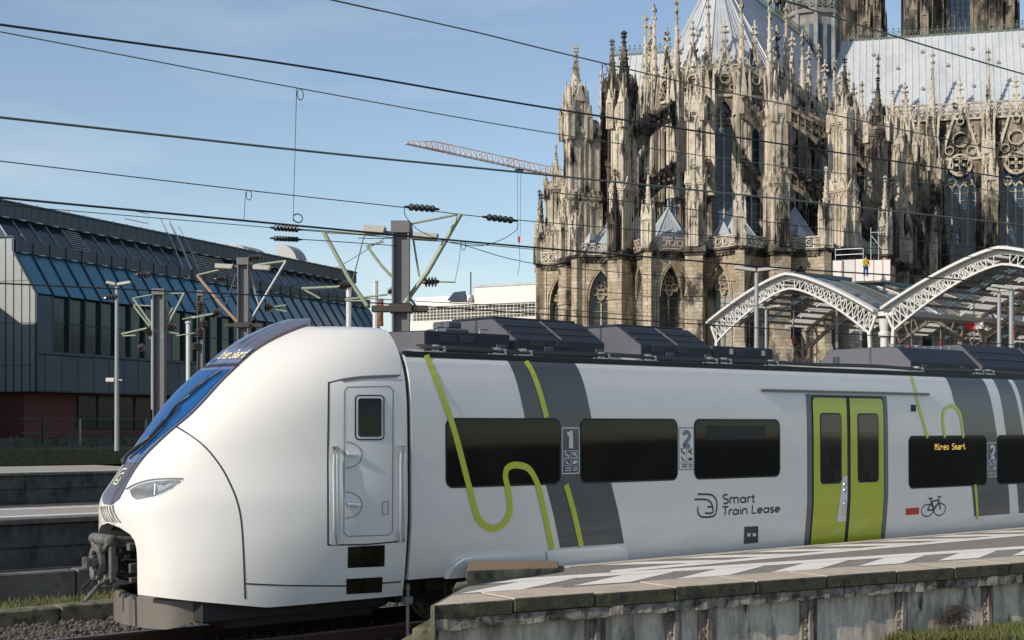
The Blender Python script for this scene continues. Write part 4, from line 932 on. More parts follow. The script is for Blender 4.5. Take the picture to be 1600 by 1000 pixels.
# ------------------------------------------------------------ museum on the left
MD, MN = Vector((.375, .927, 0)).normalized(), Vector((.927, -.375, 0)).normalized()
MY = 90.0; mo = at(57, 665, MY); mo.z = 0
mus = thing('museum_building', 'long blue-grey zinc clad museum hall with stepped sloping glass roofs on the left', 'building', mo, math.atan2(MD.y, MD.x))
ML = 47.0; SP = 1.567; NB = 30
def mpart(name, boxes, m, **k):
    b = MB()
    for q in boxes: b.box(*q)
    return b.build(name, M[m], mus, **k)
def extr(name, prof_, x0, x1, m, **k):
    b = MB(); b.prism([(x0, y, z) for y, z in prof_], (x1 - x0, 0, 0)); return b.build(name, M[m], mus, **k)
extr('ground_floor', [(1.2, .6), (1.2, 4.6), (18, 4.6), (18, .6)], .3, ML - .3, 'brickred')
extr('shell', [(.35, 4.7), (.35, 10.5), (2.05, 13.15), (2.05, 13.9), (3.35, 15.45), (3.35, 16.5), (26, 16.5), (26, 4.7)], .12, ML - .1, 'mullion')
# sunny end wall with standing seams
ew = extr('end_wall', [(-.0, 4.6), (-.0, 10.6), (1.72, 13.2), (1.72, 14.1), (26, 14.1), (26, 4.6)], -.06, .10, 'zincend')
for k in range(26):
    y = .45 + k * .62; b = MB(); zt2 = 10.6 + (min(y, 1.72) / 1.72) * 2.6 if y < 1.72 else 14.1; b.box(-.10, -.055, y - .018, y + .018, 4.6, zt2 - .05); b.build('standing_seam', M['zincd'], ew)
b = MB(); p = [(-.08, -.06, 4.6), (-.08, -.06, 10.62), (-.08, 1.70, 13.28), (-.08, 1.70, 14.16), (-.08, 20, 14.16)]
for a, c in zip(p, p[1:]): b.bar(a, c, .16, .10)
b.build('verge_trim', M['zincd'], mus)
for k in range(3): mpart('panel_joint', [(-.075, -.058, .1, 20, 6.2 + k * 2.6, 6.225 + k * 2.6)], 'zincd')
# cladding band, glazed wall, sloped glazing, fascias: bay by bay
SL = math.atan2(2.6, 1.7)
for k in range(NB):
    x0, x1 = k * SP, (k + 1) * SP
    for j in range(2):
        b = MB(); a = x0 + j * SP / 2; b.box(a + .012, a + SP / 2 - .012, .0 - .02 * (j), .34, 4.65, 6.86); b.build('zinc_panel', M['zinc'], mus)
    b = MB(); b.box(x0 + .01, x1 - .01, -.12, .3, 6.90, 7.08); b.build('sill', M['zincd'], mus)
    if k == 0 or k % 9 == 8:
        b = MB(); b.box(x0 + .02, x1 - .02, .02, .3, 7.08, 10.5); b.build('zinc_panel', M['zinc'], mus)
    else:
        b = MB(); b.box(x0 + .09, x1 - .09, .22, .26, 7.1, 10.45); b.build('window', M['paleglass' if (k * 7) % 11 < 3 and k > 14 else 'wallglass'], mus)
    b = MB(); b.box(x0 + .06, x1 - .06, .14, .24, 8.9, 8.95); b.build('transom', M['mullion'], mus)
    b = MB(); b.box(x0 - .05, x0 + .05, .0, .3, 7.08, 10.55); b.build('mullion', M['zincd'], mus)
    b = MB(); o = .09
    b.add([(x0 + o, .04, 10.62), (x1 - .04, .04, 10.62), (x1 - .04, 1.70, 13.16), (x0 + o, 1.70, 13.16), (x0 + o, .09, 10.58), (x1 - .04, .09, 10.58), (x1 - .04, 1.75, 13.12), (x0 + o, 1.75, 13.12)], [[0,1,2,3],[7,6,5,4],[0,4,5,1],[1,5,6,2],[2,6,7,3],[3,7,4,0]])
    b.build('roof_pane', M['skyglass'], mus)
    b = MB(); b.bar((x0 + .025, -.02, 10.60), (x0 + .025, 1.66, 13.2), .08, .09); b.build('glazing_bar', M['mullion'], mus)
    b = MB(); b.box(x0 + .03, x1 - .03, 1.58, 2.0, 13.20, 13.95); b.build('fascia_panel', M['zincd'], mus)
    b = MB(); b.box(x0 + .5, x0 + 1.0, 1.44, 1.60, 13.18, 13.235); b.build('bracket', M['whitemetal'], mus)
    b = MB(); b.box(x0 + .0, x0 + .05, 1.53, 1.6, 13.2, 13.98); b.build('fascia_joint', M['mullion'], mus)
    if k >= 0:
        lou = (k in (4, 13, 14, 15))
        b = MB(); b.add([(x0 + .05, 2.10, 13.98), (x1 - .05, 2.10, 13.98), (x1 - .05, 3.25, 15.40), (x0 + .05, 3.25, 15.40), (x0 + .05, 2.18, 13.93), (x1 - .05, 2.18, 13.93), (x1 - .05, 3.33, 15.35), (x0 + .05, 3.33, 15.35)], [[0,1,2,3],[7,6,5,4],[0,4,5,1],[1,5,6,2],[2,6,7,3],[3,7,4,0]])
        pn = b.build('upper_pane', M['skyglass2'], mus)
        if lou:
            b = MB()
            for q in range(9): u = (q + .5) / 9; b.box(x0 + .08, x1 - .08, 2.10 + 1.15 * u - .05, 2.10 + 1.15 * u + .02, 13.98 + 1.42 * u + .01, 13.98 + 1.42 * u + .06)
            tag(b.build('louvre', M['polegrey'], pn), kind='stuff')
        b = MB(); b.bar((x0, 2.06, 13.96), (x0, 3.22, 15.42), .06, .09); b.build('glazing_bar', M['polegrey'], mus)
        for j in range(2): b = MB(); b.box(x0 + j * SP / 2 + .015, x0 + (j + 1) * SP / 2 - .015, 3.0, 3.4, 15.50, 16.45); b.build('fascia_panel', M['zincd'], mus)
        b = MB(); b.box(x0 + .4, x0 + .9, 2.85, 3.02, 15.46, 15.52); b.build('bracket', M['whitemetal'], mus)
        b = MB(); b.box(x0 + .3, x0 + .42, 2.9, 3.1, 16.45, 16.62); b.build('roof_clip', M['polegrey'], mus)
mpart('eaves_coping', [(.1, ML, 2.9, 4.2, 16.46, 16.56)], 'zincd')
mpart('ledge', [(.1, ML, 1.95, 2.2, 13.9, 13.97)], 'zincd')
mpart('soffit', [(.1, ML, .05, 1.3, 4.58, 4.66)], 'mullion')
mpart('plinth', [(-4, ML, -.6, 1.1, .2, 1.75)], 'darkwall')
for k in range(1, 13):
    x0 = 3.4 + k * 2.0; b = MB(); b.box(x0, x0 + 1.7, 1.12, 1.19, 2.3, 4.4); wdw = b.build('window', M['dimglass'], mus)
    b = MB(); b.box(x0 - .08, x0 + .02, 1.06, 1.18, 2.25, 4.45); b.box(x0, x0 + 1.7, 1.08, 1.16, 2.95, 3.0); b.build('frame', M['mullion'], wdw)
# roof railing, ladder and two round-backed vents
for px, py, ph in ((355, 350, 12), (383, 342, 22), (400, 356, 12)): pass
b = MB()
for k in range(5): b.tube([(14 + k * .7, 4, 16.5), (14 + k * .7, 4, 18.0 - (k % 2) * .2)], .03, 5)
for z in (17.2, 17.9): b.tube([(14, 4, z), (16.8, 4, z)], .03, 5)
b.build('roof_railing', M['alu'], mus)
for o in (0, 1.1): 
    b = MB(); b.tube([(17.5 + o, 3.4, 17.6), (17.9 + o, 2.6, 15.8), (18.2 + o, 1.9, 13.9), (18.2 + o, 1.3, 13.2)], .04, 5); b.tube([(18.6 + o, 3.4, 17.4), (18.8 + o, 2.6, 15.8), (19.2 + o, 1.9, 13.9)], .03, 5); b.build('ladder_rail', M['alu'], mus)
for x0, ln, hh in ((30.0, 3.0, .8), (38.0, 1.8, 1.7)):
    b = MB(); pr = [(4.0, 16.55)] + [(4.0 + 2.0 * (1 - math.cos(R(q))), 16.55 + hh * math.sin(R(q))) for q in range(0, 91, 10)] + [(6.0, 16.55)]
    if ln > 3: pr = [(4 + 2.6 * u, 16.55 + hh * math.sin(math.pi / 2 * u)) for u in np.linspace(0, 1, 9)] + [(6.6, 16.55)]
    b.prism([(x0, y, z) for y, z in pr], (ln, 0, 0)); b.build('roof_vent', M['polegrey'], mus, smooth=40)
b = MB(); b.prism([(-16, 0, 0), (-2.2, 0, 0), (-2.2, 0, 9.5), (-9, 0, 21), (-16, 0, 21)], (0, 12, 0)); o_ = MB()
b = MB(); b.box(-26, -10.5, -2.0, 16, .4, 15.5); b.prism([(-10.5, -2, .4), (-10.5, 16, .4), (-10.5, 16, 15.4), (-10.5, 8, 15.4), (-10.5, -2, 9)], (3.5, 0, 0)); b.build('front_wing', M['zinc'], mus)
# railing in front of it
rl = thing('railing', 'dark metal railing with pale posts in front of the red museum ground floor', 'railing', mo + Vector((0, 0, 1.3)), math.atan2(MD.y, MD.x))
for k in range(14):
    x = -3 + k * 3.3; b = MB(); b.box(x - .06, x + .06, -3.06, -2.94, 0, 1.6); b.build('post', M['polegrey' if k % 2 else 'mullion'], rl)
for z in (.8, 1.6): b = MB(); b.box(-5, 42, -3.03, -2.97, z - .03, z + .03); b.build('rail', M['mullion'], rl)
# scrub at the foot
b = MB()
for _ in range(700):
    p = mo + MD * random.uniform(-8, 25) - MN * -4.5 * random.uniform(.9, 1.2) + Vector((0, 0, 1.3 + random.random() ** 2 * .7)); r = random.uniform(.05, .16)
    b.add([p + Vector((random.uniform(-1, 1), random.uniform(-1, 1), random.uniform(-1, 1))) * r for _ in range(3)], [[0, 1, 2]])
tag(b.build('scrub', M['grass']), 'dark low scrub along the foot of the museum wall', 'scrub', kind='stuff')

# ------------------------------------------------------------ lamp posts, masts
def lamp_post(px, ytop, ybase, Y, label, r=.09, heads=((-1, .4), (1, .4)), group=None, cam_at=None, zb=None):
    p = at(px, ybase, Y); zt_ = at(px, ytop, Y).z; z0 = p.z if zb is None else zb
    root = thing('lamp_post', label, 'lamp post', (p.x, p.y, z0), 0, group); h = zt_ - z0
    b = MB(); b.tube([(0, 0, 0), (0, 0, h * .5), (0, 0, h)], r, 10, r2=r * .7); b.build('pole', M['polegrey'], root, smooth=40)
    for d, ln in heads:
        b = MB(); b.add([(d * .05, -.18, h - .02), (d * (ln + .5), -.2, h + .10), (d * (ln + .5), .2, h + .10), (d * .05, .18, h - .02), (d * .05, -.12, h + .14), (d * (ln + .45), -.12, h + .24), (d * (ln + .45), .12, h + .24), (d * .05, .12, h + .14)], [[0,1,2,3],[7,6,5,4],[0,4,5,1],[1,5,6,2],[2,6,7,3],[3,7,4,0]]); b.build('lamp_head', M['lamp'], root, bevel=.02)
    if cam_at:
        z = at(px, cam_at, Y).z - z0; b = MB(); b.box(-.55, -.1, -.12, .12, z - .1, z + .12); b.box(-.12, .3, -.06, .06, z - .04, z + .04); b.build('camera', M['whitemetal'], root, bevel=.03)
    return root
lamp_post(182.5, 446, 702, 76, 'tall slim grey lamp post with a camera, standing before the museum', .13, ((-1, .05), (1, .25)), cam_at=594, zb=1.2)
lamp_post(1182, 424, 560, 70, 'tall twin headed lamp post before the left curve of the station roof', .14, ((-1, .55), (1, .55)), 'lamp posts by the station hall', zb=-.3)
lamp_post(1197, 482, 560, 92, 'shorter twin headed lamp post seen under the left station arch', .12, ((-1, .5), (1, .4)), 'lamp posts by the station hall', zb=-.3)
lamp_post(1561, 456, 560, 78, 'twin headed lamp post under the larger station arch, left of the close pair', .13, ((-1, .15), (1, .4)), 'lamp posts by the station hall', zb=-.3)
lamp_post(1580, 452, 560, 70, 'twin headed lamp post under the larger station arch, right of the close pair', .14, ((-1, .45), (1, .45)), 'lamp posts by the station hall', zb=-.3)

def insulator(b, p, q, r, n=5):
    p, q = Vector(p), Vector(q); l = (q - p).length; pr = [(0, .3 * r)]
    for k in range(n): u = l * (.12 + .76 * (k + .5) / n); d = l * .76 / n * .5; pr += [(u - d * .9, .42 * r), (u - d * .3, r), (u + d * .3, r), (u + d * .9, .42 * r)]
    b.lathe(p, q - p, pr + [(l, .3 * r)], 10)
def mast(px, yt, Y, wpx, label, arms, lamps=(), ins=(), zb=-.3, bands=(), group='overhead line masts', colour=None):
    p = at(px, yt, Y); root = thing('catenary_mast', label, 'mast', (p.x, p.y, zb), 0, group); h = p.z - zb
    def lp(x, y, dy=0): return at(x, y, Y + dy) - Vector((p.x, p.y, zb))
    wd = wpx / F * Y; b = MB(); a = wd / 2; f = wd * .10
    b.box(-a, -a + f, -a * .9, a * .9, 0, h); b.box(a - f, a, -a * .9, a * .9, 0, h); b.box(-a + f, a - f, -f * .6, f * .6, 0, h); b.build('column', M['mastgrey'], root)
    b = MB(); b.box(-a * 1.12, a * 1.12, -a, a, h - .22, h + .04); b.build('head_clamp', M['mastgrey'], root, bevel=.015)
    for y in bands:
        z = lp(px, y).z; b = MB(); b.box(-a * 1.35, a * 1.35, -a * 1.1, a * 1.1, z - .10, z + .10); b.box(-a * 3.4, -a * 1.35, -.08, .08, z - .08, z + .06); b.box(a * 1.35, a * 3.1, -.08, .08, z - .08, z + .06); b.build('bracket_clamp', M['insul'], root, bevel=.02)
    for m_, r, pts in arms:
        b = MB(); b.tube([lp(*q) for q in pts], r, 8); b.build('bracket_tube', M[m_], root, smooth=50)
    for x0, x1, y0, y1 in lamps:
        c = lp((x0 + x1) / 2, (y0 + y1) / 2); hw, hh = (x1 - x0) / 2 / F * Y, (y1 - y0) / 2 / F * Y; b = MB()
        b.add([c + Vector(q) for q in ((-hw, -.18, -hh * .7), (hw * .8, -.18, -hh), (hw * .8, .18, -hh), (-hw, .18, -hh * .7), (-hw, -.15, hh * .8), (hw, -.15, hh * .5), (hw, .15, hh * .5), (-hw, .15, hh * .8))], [[3,2,1,0],[4,5,6,7],[0,1,5,4],[1,2,6,5],[2,3,7,6],[3,0,4,7]]); b.build('floodlight', M['lamp'], root, bevel=.02)
    for x0, y0, x1, y1, r in ins:
        b = MB(); insulator(b, lp(x0, y0), lp(x1, y1), r, 4); b.build('insulator', M['insul'], root, smooth=35)
    return root
mast(626.5, 349, 31, 27, 'broad grey overhead line mast with floodlights and green bracket tubes behind the cab roof',
     [('tubegreen', .045, [(506, 363), (548, 440), (574, 478)]), ('tubegreen', .03, [(506, 362), (560, 365), (612, 366)]), ('tubegreen', .05, [(720, 334), (668, 425), (632, 474)]), ('tubegreen', .025, [(720, 334), (640, 350)]),
      ('tubegreen', .03, [(573, 384), (596, 415), (612, 432)]), ('tubegreen', .022, [(573, 384), (600, 377)]), ('tubegreen', .03, [(471, 451), (533, 448)]), ('tubegreen', .022, [(476, 453), (500, 466)]), ('wireg', .012, [(570, 365), (551, 438)]), ('tubegreen', .022, [(642, 350), (655, 432)]),
      ('tubegreen', .022, [(539, 468), (606, 460)]), ('tubegreen', .02, [(540, 470), (566, 470)]), ('tubegreen', .026, [(640, 465), (655, 485)]), ('tubegreen', .018, [(684, 440), (712, 441)]), ('mastgrey', .05, [(590, 363), (660, 370)])],
     [(567, 604, 351, 366), (646, 686, 362, 376)], [(528, 448, 549, 446, .10), (606, 458, 616, 452, .08), (660, 441, 686, 440, .11)], bands=(482,))
mast(380.5, 405, 52, 17, 'slimmer overhead line mast with a faded red bracket tube before the museum',
     [('tubered', .06, [(308, 430), (345, 475), (371, 503)]), ('tubegreen', .035, [(308, 430), (350, 420), (372, 416)]), ('polegrey', .055, [(447, 408), (410, 470), (386, 510)]), ('tubegreen', .045, [(447, 408), (385, 416)]), ('tubegreen', .035, [(389, 420), (404, 476)]), ('wireg', .02, [(371, 422), (352, 476)]),
      ('tubegreen', .03, [(423, 480), (447, 477)]), ('tubegreen', .03, [(428, 483), (448, 487)]), ('tubegreen', .04, [(300, 497), (335, 490)]), ('mastgrey', .07, [(352, 417), (420, 417)])],
     [(337, 366, 411, 421), (396, 424, 413, 423)], [(333, 490, 346, 488, .16), (412, 480, 426, 480, .19), (385, 404, 412, 402, .13), (335, 436, 356, 436, .12)], bands=(508,))
mast(249, 453, 60, 18, 'dark left overhead line mast made of paired posts behind the slim lamp post',
     [('polegrey', .08, [(239, 468), (239, 640)]), ('tubegreen', .05, [(208, 466), (232, 500), (245, 520)]), ('tubegreen', .045, [(209, 478), (234, 510)]), ('tubegreen', .03, [(208, 466), (240, 460)]), ('tubegreen', .03, [(209, 477), (236, 478)]), ('tubegreen', .05, [(288, 458), (266, 500), (254, 527)]), ('tubegreen', .03, [(288, 458), (255, 459)]),
      ('tubegreen', .045, [(258, 461), (264, 495)]), ('tubegreen', .04, [(270, 481), (259, 502)]), ('tubegreen', .045, [(190, 522), (230, 513)]), ('tubegreen', .035, [(192, 525), (212, 524)]), ('tubegreen', .035, [(262, 519), (280, 522)]), ('mastgrey', .06, [(228, 515), (236, 530)])],
     [], [(228, 512, 236, 524, .16), (262, 510, 276, 512, .16), (212, 429, 236, 430, .14), (163, 466, 185, 463, .13), (216, 545, 226, 541, .16)], bands=())
mast(313, 455, 66, 9, 'dark lattice signal mast with many small fittings between the left and middle masts', [('mastgrey', .05, [(309, 470), (317, 492), (309, 515), (317, 540)]), ('tubegreen', .03, [(285, 499), (305, 494)]), ('tubegreen', .03, [(275, 525), (306, 520)])],
     [], [(312, 512, 312, 530, .25), (313, 470, 313, 490, .22), (306, 535, 306, 548, .25), (318, 500, 318, 512, .2)], group=None)
for px, yt, lab in ((545, 449, 'thin white pole standing just left of the orange banner'), (586.5, 441, 'thin white pole standing just right of the orange banner'), (294, 505, 'thin pale pole in front of the dark museum glass wall')):
    p = at(px, yt, 70); root = thing('pole', lab, 'pole', (p.x, p.y, -.3)); b = MB(); b.tube([(0, 0, 0), (0, 0, p.z + .3)], .10 if px < 500 else .13, 8); b.build('shaft', M['whitemetal'], root, smooth=40); b = MB(); b.lathe((0, 0, p.z + .3), (0, 0, 1), [(0, .15), (.05, .15), (.1, .05)], 8); b.build('cap', M['whitemetal'], root)
root = thing('banner', 'narrow orange and dark banner hanging beside the white poles', 'banner', at(592, 465, 71)); b = MB()
for k in range(6): pass
vs = []; 
for k in range(9):
    z = -.1 - k * .16; o = .05 * math.sin(k * .9); vs += [(-.13 + o * .3, o, z), (.22 + o * .3, -o, z)]
b.add(vs, [[2*k, 2*k+1, 2*k+3, 2*k+2] for k in range(8)]); bo = b.build('cloth', M['orange'], root, smooth=True); sm = bo.modifiers.new('thick', 'SOLIDIFY'); sm.thickness = .02
b = MB(); b.tube([(-.25, 0, -.06), (.28, 0, -.06)], .02, 6); b.tube([(-.2, 0, -.06), (-.2, 0, -5)], .03, 6); b.build('bracket', M['polegrey'], root)

# ------------------------------------------------------------ overhead wires along the tracks
def wire(pts, w_, r, label, m='wire', group='overhead wires', name='overhead_wire', ext=True):
    q = [side(x, y, w_) for x, y in pts]; q = [(t_, z) for t_, z in q]
    if ext:
        if len(q) > 4 and pts[0][0] < 0: q = [q[0]] + q[2:]
        a, c = q[0], q[1]; q = [(a[0] - 16, a[1] - (c[1] - a[1]) / (c[0] - a[0]) * 16)] + q; a, c = q[-2], q[-1]; q += [(c[0] + 30, c[1] + (c[1] - a[1]) / (c[0] - a[0]) * 12)]
    c = curve(q, 8); o = tw(0, w_, 0); root = thing(name, label, 'wire', o, TRZ, group)
    b = MB(); b.tube([(t_, 0, z) for t_, z in c], r, 5); b.build('cable', M[m], root, smooth=True)
    return root, w_
def dropper(rw, pts, r=.006, m='wire', loop=True):
    root, w_ = rw; q = [side(x, y, w_) for x, y in pts]; b = MB(); b.tube([(t_, 0, z) for t_, z in q], r, 4); b.build('dropper', M[m], root)
    if loop:
        t_, z = q[0]; b = MB(); b.tube([(t_ + .07 + .06 * math.cos(a), .0, z - .09 + .09 * math.sin(a)) for a in np.linspace(2.2, 8, 12)], .008, 4); b.build('loop', M[m], root)
def wire_ins(rw, x0, y0, x1, y1, r, m='insulg', n=4):
    root, w_ = rw; a, c = side(x0, y0, w_), side(x1, y1, w_); b = MB(); insulator(b, (a[0], 0, a[1]), (c[0], 0, c[1]), r, n); b.build('insulator', M[m], root, smooth=35)
W = {}
W[1] = wire([(-40,33),(0,38),(467,103),(840,166),(1240,228),(1600,282),(1800,310)], -1.0, .016, 'thick upper cable running from the top left corner across the cathedral front')
W[2] = wire([(-40,42),(0,48),(467,138),(880,211),(1240,262),(1600,303),(1800,325)], -4.5, .010, 'thin cable just under the thick one, with the longest hanging dropper', 'wireg')
W[3] = wire([(-40,179),(0,183),(480,236),(840,272),(1240,313),(1600,352),(1800,372)], .2, .015, 'thick contact cable starting on the left edge a little below the upper two', 'wireg')
W[4] = wire([(-40,247),(0,251),(384,297),(640,325),(800,343),(1240,379),(1600,410)], -8.5, .010, 'thin cable carrying two dark insulators right of the big mast')
W[5] = wire([(-40,305),(0,309),(300,337),(575,363),(850,388),(1240,420),(1600,446)], -7.4, .020, 'thick cable skimming just above the museum roof ridge')
W[6] = wire([(-40,441),(0,445),(220,453),(440,463),(474,466),(850,491),(1300,520)], -12.0, .016, 'black cable crossing in front of the museum glazing')
W[7] = wire([(480,-9),(520,0),(730,47),(840,74),(940,98),(1100,136),(1240,166),(1600,243),(1800,280)], -1.6, .012, 'cable sloping down from the top edge across the cathedral pinnacles', 'wireg')
W[8] = wire([(1180,-11),(1221,0),(1400,57),(1600,116),(1800,170)], 1.4, .014, 'cable at the upper right slanting across the white transept roof', 'wireg')
W[9] = wire([(-40,317),(0,320),(440,357),(700,378),(850,391)], -16, .010, 'thin faint cable running close below the thick one over the museum', ext=False)
W[10] = wire([(420,458),(640,470),(850,482),(1150,505)], -14, .010, 'thin low cable passing behind the big mast at bracket height', ext=False)
W[11] = wire([(560,372),(700,378),(850,414),(1150,440)], -18, .012, 'thin cable leaving the big mast towards the cathedral base', ext=False)
W[12] = wire([(860,300),(1100,330),(1240,352),(1600,395),(1700,405)], -6, .010, 'thin cable crossing the cathedral windows above the chapel roofs', ext=False)
W[13] = wire([(850,445),(1000,462),(1130,474),(1300,486)], -22, .012, 'thin cable across the lower chapel walls, uppermost of the close low set', ext=False)
W[14] = wire([(300,470),(480,440),(620,360)], -30, .012, 'thin cable rising from the middle mast to the big mast head', ext=False)
dropper(W[2], [(463.5,138),(461,240),(458,346)]); dropper(W[4], [(384,297),(381,345)]); dropper(W[5], [(720,376),(718,405),(711,440)]); dropper(W[7], [(1127,139),(1126,200)], .009, 'wireg', False); dropper(W[7], [(940,99),(942,106)], .008)
b = MB(); root, w_ = W[7]; t_, z = side(1127, 205, w_); b.lathe((t_, 0, z - .03), (0, 0, 1), [(0, .03), (.06, .05), (.10, .02)], 8); b.build('clamp', M['wireg'], root)
t_, z = side(458, 345, W[2][1]); b = MB(); b.tube([(t_ + .09 + .09 * math.cos(a), 0, z + .05 + .07 * math.sin(a)) for a in np.linspace(3.2, 9, 12)], .010, 4); b.build('loop', M['wire'], W[2][0])
wire_ins(W[4], 632, 323, 686, 327, .075, 'insulg', 5); wire_ins(W[4], 754, 338.5, 808, 345, .075, 'insulg', 5)
rw = wire([(455,357),(520,362),(620,372)], -7.0, .008, 'short cable stub with the upper ribbed insulator over the museum ridge', ext=False); wire_ins(rw, 422, 355.5, 472, 359, .055, 'insulg', 7)
rw = wire([(455,373),(520,377),(620,384)], -7.0, .008, 'short cable stub with the lower ribbed insulator over the museum ridge', ext=False); wire_ins(rw, 422, 372, 472, 374.5, .05, 'insulg', 9)
rw = wire([(632,325),(634,338),(655,360),(700,378),(748,384),(780,376),(806,360),(809,345)], -8.5, .008, 'slack loop of thin cable hanging between the two dark insulators', ext=False)

# ------------------------------------------------------------ the cathedral
CX = at(1120, 665, 185); CX.z = 0
WD = Vector((.46, .887, 0)).normalized()
cath = thing('cathedral', 'huge blackened and cream gothic cathedral with pinnacles, flying buttresses and pale lead roofs', 'cathedral', CX, math.atan2(WD.y, WD.x))
CI = (Matrix.Translation(CX) @ Matrix.Rotation(math.atan2(WD.y, WD.x), 4, 'Z')).inverted()
pol = lambda R_, ph: Vector((-R_ * math.cos(R(ph)), -R_ * math.sin(R(ph)), 0))
tn = Vector((.223, -.973, 0)).normalized(); te_ = Vector((-.973, -.223, 0)).normalized()     # along the north transept; its east side
KX = 45.0
tp = lambda m, e, z=0: Vector((KX, 0, z)) + tn * m + te_ * e
def face(a, b_, z=0, inward=None):                     # matrix of a wall piece from a to b, +y inwards
    a, b_ = Vector(a), Vector(b_); x = (b_ - a).normalized(); y = Vector((-x.y, x.x, 0)); c = (a + b_) / 2
    if y.dot((inward if inward is not None else Vector((0, 0, 0))) - c) < 0: x = -x; y = -y
    return Matrix(((x.x, y.x, 0, c.x), (x.y, y.y, 0, c.y), (0, 0, 1, z), (0, 0, 0, 1)))
def parch(ww, spring, apex, n=8):
    pts = []
    for k in range(n + 1): a = R(60 * k / n); pts.append((ww / 2 - ww * math.cos(a), spring + (apex - spring) * math.sin(a) / math.sin(R(60))))
    return pts + [(-x, z) for x, z in pts[-2::-1]]
def wall_mesh(name, W_, z0, z1, ww, sill, spring, apex, dep, m, hood=True, n=8):
    b = MB(); A = parch(ww, spring, apex, n); h = W_ / 2
    q = lambda x0, x1, a, c: b.add([(x0, 0, a), (x1, 0, a), (x1, 0, c), (x0, 0, c)], [[0, 1, 2, 3]])
    q(-h, -ww/2, z0, z1); q(ww/2, h, z0, z1); q(-ww/2, ww/2, z0, sill)
    for (xa, za), (xb, zb3) in zip(A, A[1:]): b.add([(xa, 0, za), (xb, 0, zb3), (xb, 0, z1), (xa, 0, z1)], [[0, 1, 2, 3]])
    out = [(-ww/2, sill)] + A + [(ww/2, sill)]
    for (xa, za), (xb, zb3) in zip(out, out[1:] + out[:1]): b.add([(xa, 0, za), (xb, 0, zb3), (xb, dep, zb3), (xa, dep, za)], [[0, 1, 2, 3]])
    b.add([(-h, 0, z0), (-h, 0, z1), (-h, .9, z1), (-h, .9, z0), (h, 0, z0), (h, 0, z1), (h, .9, z1), (h, .9, z0)], [[0,1,2,3],[4,5,6,7],[1,5,6,2]])
    if hood:
        for s_ in (1.0, 1.16):
            P_ = [(x * s_ * (1.0 if s_ == 1 else 1.02), z + (s_ - 1) * ww * .5) for x, z in parch(ww, spring, apex, n)]; P_ = [(P_[0][0], sill + .3)] + P_ + [(P_[-1][0], sill + .3)] if s_ > 1 else P_
            for (xa, za), (xb, zb3) in zip(P_, P_[1:]): b.bar((xa, -.05, za), (xb, -.05, zb3), .22, .16)
    return b.mesh(name, M[m])
def glass_mesh(ww, sill, spring, apex, dep, m):
    b = MB(); A = parch(ww, spring, apex); b.add([(x, dep, z) for x, z in [(-ww/2, sill)] + A + [(ww/2, sill)]], [list(range(len(A) + 2))]); return b.mesh('window', M[m])
def tracery_mesh(ww, sill, spring, apex, y, lights, m, bars=True):
    b = MB(); lw = ww / lights; zs2 = spring - lw * .15; th = .11
    for k in range(lights + 1): x = -ww/2 + k * lw; b.bar((x, y, sill), (x, y, zs2 + .1), th, .2)
    for k in range(lights):
        P_ = [(x - ww/2 + (k + .5) * lw, z) for x, z in parch(lw, zs2, zs2 + lw * .85, 4)]
        for (xa, za), (xb, zb3) in zip(P_, P_[1:]): b.bar((xa, y, za), (xb, y, zb3), th, .18)
    hh = apex - spring
    if lights == 2: rings = [(0, spring + hh * .50, ww * .20), (-ww * .24, spring + hh * .30, ww * .14), (ww * .24, spring + hh * .30, ww * .14), (0, spring + hh*.14, ww*.12)]
    else: rings = [(0, spring + hh * .48, ww * .21), (-ww * .25, spring + hh * .16, ww * .14), (ww * .25, spring + hh * .16, ww * .14)]
    for cx, cz, r in rings:
        b.ring((cx, y - .08, cz), (1, 0, 0), (0, 0, 1), r, .06, .16, 14)
        for q in range(4): a = R(45 + 90 * q); b.ring((cx + r * .48 * math.cos(a), y - .06, cz + r * .48 * math.sin(a)), (1, 0, 0), (0, 0, 1), r * .40, .03, .12, 8)
    if bars:
        z = sill + 1
        while z < spring: b.bar((-ww/2, y + .08, z), (ww/2, y + .08, z), .05, .05); z += 1.1
    return b.mesh('tracery', M[m])
def put(name, me, M4, **k): return link(name, me, cath, M4, **k)
T_ = lambda v, rz=0, s=1: Matrix.Translation(v) @ Matrix.Rotation(rz, 4, 'Z') @ (Matrix.Diagonal((*s, 1)) if isinstance(s, tuple) else Matrix.Scale(s, 4))
